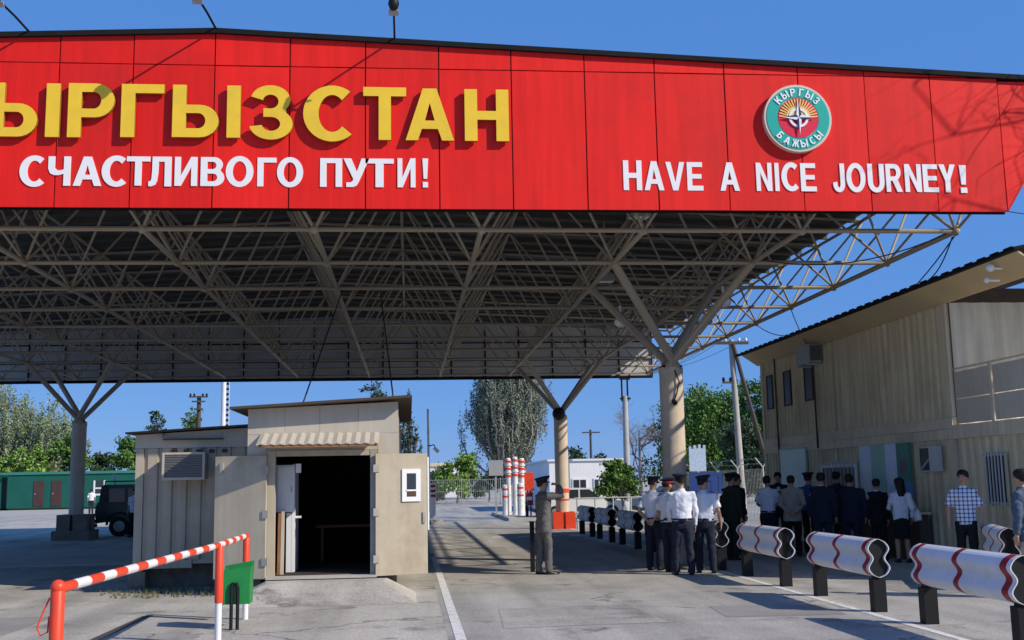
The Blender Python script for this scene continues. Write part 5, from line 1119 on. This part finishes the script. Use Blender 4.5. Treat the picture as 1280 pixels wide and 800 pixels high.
def round_tree(name, label, x, y, h, clumps, dens, size, leaf, bark="bark_dark", tr=.12, sub=14, group="trees round the checkpoint", fork=.35):
    """clumps: (dx, dy, z, r) lumps of foliage, each filled with leaf sprays at the ends of twigs"""
    t = thing(name, label, "tree", (x, y, 0), 0, group); tb = MB(); cb = MB()
    fk = Vector((x, y, h * fork)); tb.path([(x, y, 0), (x + .04, y, h * fork * .5), fk, (x - .03, y, h * .75)], [tr * 1.25, tr, tr * .8, tr * .25], 8)
    for dx, dy, z, r in clumps:
        c = Vector((x + dx, y + dy, z)); ps = limb(tb, fk + Vector((0, 0, random.uniform(-.1, .25) * h)), c, tr * .45, tr * .12)
        for _ in range(sub):
            d = Vector((random.gauss(0, 1), random.gauss(0, 1), random.gauss(0, 1))).normalized() * r * random.uniform(.45, 1.08); d.z *= .85
            e = c + d; tb.path([c + d * .1, c + d * .6 + Vector((0, 0, .06 * r)), e], [tr * .12, tr * .07, tr * .03], 4)
            leaves(cb, e, (r * .22, r * .22, r * .17), dens, size)
    tb.build("trunk", bark, t, smooth=True); cb.build("crown", leaf, t); return t
def plume_tree(name, label, x, y, h, w, stems, dens, size, leaf, bark, group="trees round the checkpoint", base=.06, droop=0.0, wmax=.55, rise=3.6):
    """many upright boughs fanning from one trunk, leaf sprays strung along them (poplar, willow)"""
    t = thing(name, label, "tree", (x, y, 0), 0, group); tb = MB(); cb = MB()
    tb.path([(x, y, 0), (x, y, h * .2), (x + .1, y, h * .55)], [h * .032, h * .025, h * .01], 8)
    for k in range(stems):
        a = 2 * PI * k * .618; rr = w * math.sqrt((k + .5) / stems) * random.uniform(.78, 1.12); hh = h * (1 - .33 * (rr / w) ** 2) * random.uniform(.72, 1.0)
        z0 = h * random.uniform(base, base + .2); pts = []; n = 9; rise_k = rise * random.uniform(.45, 1.25); ph = random.uniform(0, 6.28)
        for j in range(n + 1):
            u = j / n; rad = rr * (1 - (1 - u) ** rise_k) * (1 + .10 * math.sin(u * 7 + ph)) * (1.0 if u < wmax else 1.0 - .22 * (u - wmax) / (1 - wmax)); wob = w * .07
            pts.append(Vector((x + rad * math.cos(a) + random.gauss(0, wob) * u, y + rad * math.sin(a) + random.gauss(0, wob) * u, z0 + (hh - z0) * u)))
        tb.path(pts, [h * .0065 * (1 - .9 * j / n) + .012 for j in range(n + 1)], 4)
        for j in range(2, n + 1):
            for q in range(2):
                c = pts[j - 1].lerp(pts[j], random.random()) + Vector((random.gauss(0, w * .06), random.gauss(0, w * .06), 0)); e = c + Vector((random.gauss(0, w * .07), random.gauss(0, w * .07), h * .05 - droop))
                tb.path([c, e], [.02, .008], 3); leaves(cb, (c + e) / 2, (w * .024, w * .024, h * .034), dens, size)
    tb.build("trunk", bark, t, smooth=True); cb.build("crown", leaf, t); return t
plume_tree("poplar_tree", "huge grey-green poplar with upright boughs rising behind the barrier arms", 10.2, 112, 18, 4.6, 96, 34, .115, "leaf_poplar", "bark_pale")
plume_tree("willow_tree", "tall pale green tree with feathery boughs at the picture edge behind the green cabins", -43.2, 122, 13.4, 5.0, 64, 28, .12, "leaf_willow", "bark_pale", base=.12)
plume_tree("willow_tree", "tall pale green feathery tree standing between the edge one and the columns", -37.6, 120, 11.6, 3.9, 50, 26, .12, "leaf_willow", "bark_pale", base=.12)
def clump_set(w, z0, z1, n, r, d=.6): return [(random.uniform(-w, w) * (1 - .35 * k / n), random.uniform(-w, w) * d, z0 + (z1 - z0) * (k + .5) / n, r * random.uniform(.75, 1.15)) for k in range(n)]
round_tree("leafy_tree", "bright green low tree behind the cabin doors", -37.8, 112, 5.8, clump_set(3.2, 3.2, 5.2, 9, 1.1), 26, .2, "leaf_bright")
round_tree("leafy_tree", "green tree close behind the left column, above the cabin roof".replace("left column", "yard column"), -33.2, 112, 7.4, clump_set(1.5, 3.2, 6.6, 8, 1.0), 26, .2, "leaf_green")
round_tree("leafy_tree", "dark little tree above the cabin roof between the yard column and the booth", -30.2, 113, 5.6, clump_set(1.0, 3.0, 5.0, 5, .8), 26, .18, "leaf_dark")
round_tree("leafy_tree", "green tree above the cabin roof right next to the booth wall", -27.6, 113, 6.9, clump_set(1.7, 3.0, 6.2, 9, .95), 26, .19, "leaf_green")
round_tree("leafy_tree", "thin-topped tree peeping over the booth container roof", -26.2, 116, 9.8, clump_set(.9, 5.5, 9.3, 6, .75), 14, .17, "leaf_dark", sub=9)
round_tree("leafy_tree", "tree top showing behind the far pole over the booth roof", -23.2, 124, 10.4, clump_set(1.6, 6, 9.9, 8, .9), 16, .18, "leaf_green", sub=10)
plume_tree("slender_tree", "slender dark tree with sparse upright twigs just behind the porch roof", -.15, 70, 7.6, .95, 14, 7, .13, "leaf_dark", "bark_twig")
round_tree("leafy_tree", "tree top showing over the middle of the booth porch roof", -3.3, 104, 11.4, clump_set(1.5, 7.5, 11.0, 7, .8), 14, .17, "leaf_dark", sub=9)
round_tree("bush", "bright green round bush between the boom barrier and the poplar", 3.9, 90, 4.2, clump_set(1.35, 1.0, 3.6, 10, .8), 30, .15, "leaf_bright", tr=.08)
round_tree("bush", "dark bush low under the poplar behind the mesh fence", 6.9, 96, 2.9, clump_set(1.2, .8, 2.4, 6, .7), 26, .16, "leaf_dark", tr=.07)
round_tree("bush", "dull green hedge bush behind the mesh fence by the booth door", 1.0, 94, 2.6, clump_set(1.8, .7, 2.2, 8, .7), 24, .16, "leaf_far", tr=.07)
round_tree("leafy_tree", "green tamarisk-like tree on pale stems behind the guard rails", 8.75, 45, 2.55, clump_set(.72, 1.15, 2.2, 9, .42), 42, .085, "leaf_green", "bark_pale", tr=.06, fork=.3)
round_tree("leafy_tree", "small dark tree behind the roof of the white house", 13.1, 82, 3.9, clump_set(1.6, 2.4, 3.5, 6, .7), 24, .15, "leaf_dark")
for l, x, y, h, w, m in (("big green tree right beside the front column shaft", 19.6, 76, 8.0, 1.9, "leaf_green"), ("big bright green tree in the middle of the clump behind the leaning pole", 22.6, 78, 8.6, 2.2, "leaf_bright"), ("big green tree touching the corner of the tan building", 25.4, 76, 9.2, 2.2, "leaf_green"), ("dark lower tree behind the barbed wire posts", 21.5, 70, 5.2, 2.6, "leaf_dark")):
    round_tree("leafy_tree", l, x, y, h, clump_set(w, h * .22, h * .88, 16, 1.3), 46, .13, m, tr=.2, sub=18)
def bare_tree(label, x, y, h, w, m="bark_twig", tr=.16, n=9, tips=5, lean=(0, 0), lo=.4, low=-.08, arc=None):
    t = thing("bare_tree", label, "tree", (x, y, 0)); tb = MB(); tw = MB()
    top = Vector((x + lean[0], y + lean[1], h * .62)); tb.path([(x, y, 0), (x + lean[0] * .3, y + lean[1] * .3, h * .3), top], [tr, tr * .75, tr * .35], 8)
    for k in range(n):
        a = 2 * PI * k * .618 + .4 if not arc else math.radians(random.uniform(*arc)); s = Vector((x, y, 0)).lerp(top, random.uniform(lo, 1.0)); s.z = max(s.z, h * .22)
        e = top + Vector((math.cos(a) * w * random.uniform(.5, 1), math.sin(a) * w * random.uniform(.5, 1), h * random.uniform(low, .36)))
        ps = limb(tb, s, e, tr * .38, tr * .09, 5, .16, 6)
        for p in ps[2:]:
            for _ in range(tips):
                d = Vector((random.gauss(0, 1), random.gauss(0, 1), random.gauss(.5, .8))).normalized() * w * random.uniform(.18, .42)
                qs = limb(tw, p, p + d, tr * .09, tr * .035, 3, .2, 3)
                for q in qs[1:]: 
                    d2 = Vector((random.gauss(0, 1), random.gauss(0, 1), random.gauss(.4, .8))).normalized() * w * random.uniform(.08, .2); tw.path([q, q + d2], [tr * .04, tr * .02], 3)
    tb.build("trunk", m, t, smooth=True); tw.build("twigs", m, t); return t
bare_tree("leafless grey tree between the pale pole and the front column", 15.9, 75, 7.4, 2.5)
bare_tree("tall leafless tree by the near end of the tan building", 17.2, 15.3, 12.4, 4.0, tr=.12, n=7, tips=3, lean=(-.7, -.2), lo=.75, low=.0, arc=(165, 215))
tb = MB()
for k in range(150):
    x = -170 + k * 2.7 + random.uniform(-1, 1); c = (x, 230 + random.uniform(-8, 8), random.uniform(.9, 3.2)); leaves(tb, c, (1.7, 1.4, 1.1), 90, .42)
tag(tb.build("far_treeline", "leaf_far"), "dark line of far-off trees closing the plain", "trees", None, "stuff")
gb = MB()
for k in range(170):
    x, y = random.choice([(random.uniform(-5.0, -2.4), random.uniform(18.7, 19.7)), (random.uniform(-4.8, -3.0), random.uniform(18.0, 19.0))])
    for _ in range(5):
        a = random.uniform(0, 6.28); hgt = random.uniform(.03, .11); n_ = len(gb.v); gb.v += [(x, y, .004), (x + .012, y + .006, .004), (x + math.cos(a) * .05, y + math.sin(a) * .05, hgt)]; gb.f.append((n_, n_ + 1, n_ + 2)); gb.mi.append(0)
tag(gb.build("dry_grass", "leaf_grass"), "dry weeds growing at the foot of the booth", "grass", None, "stuff")
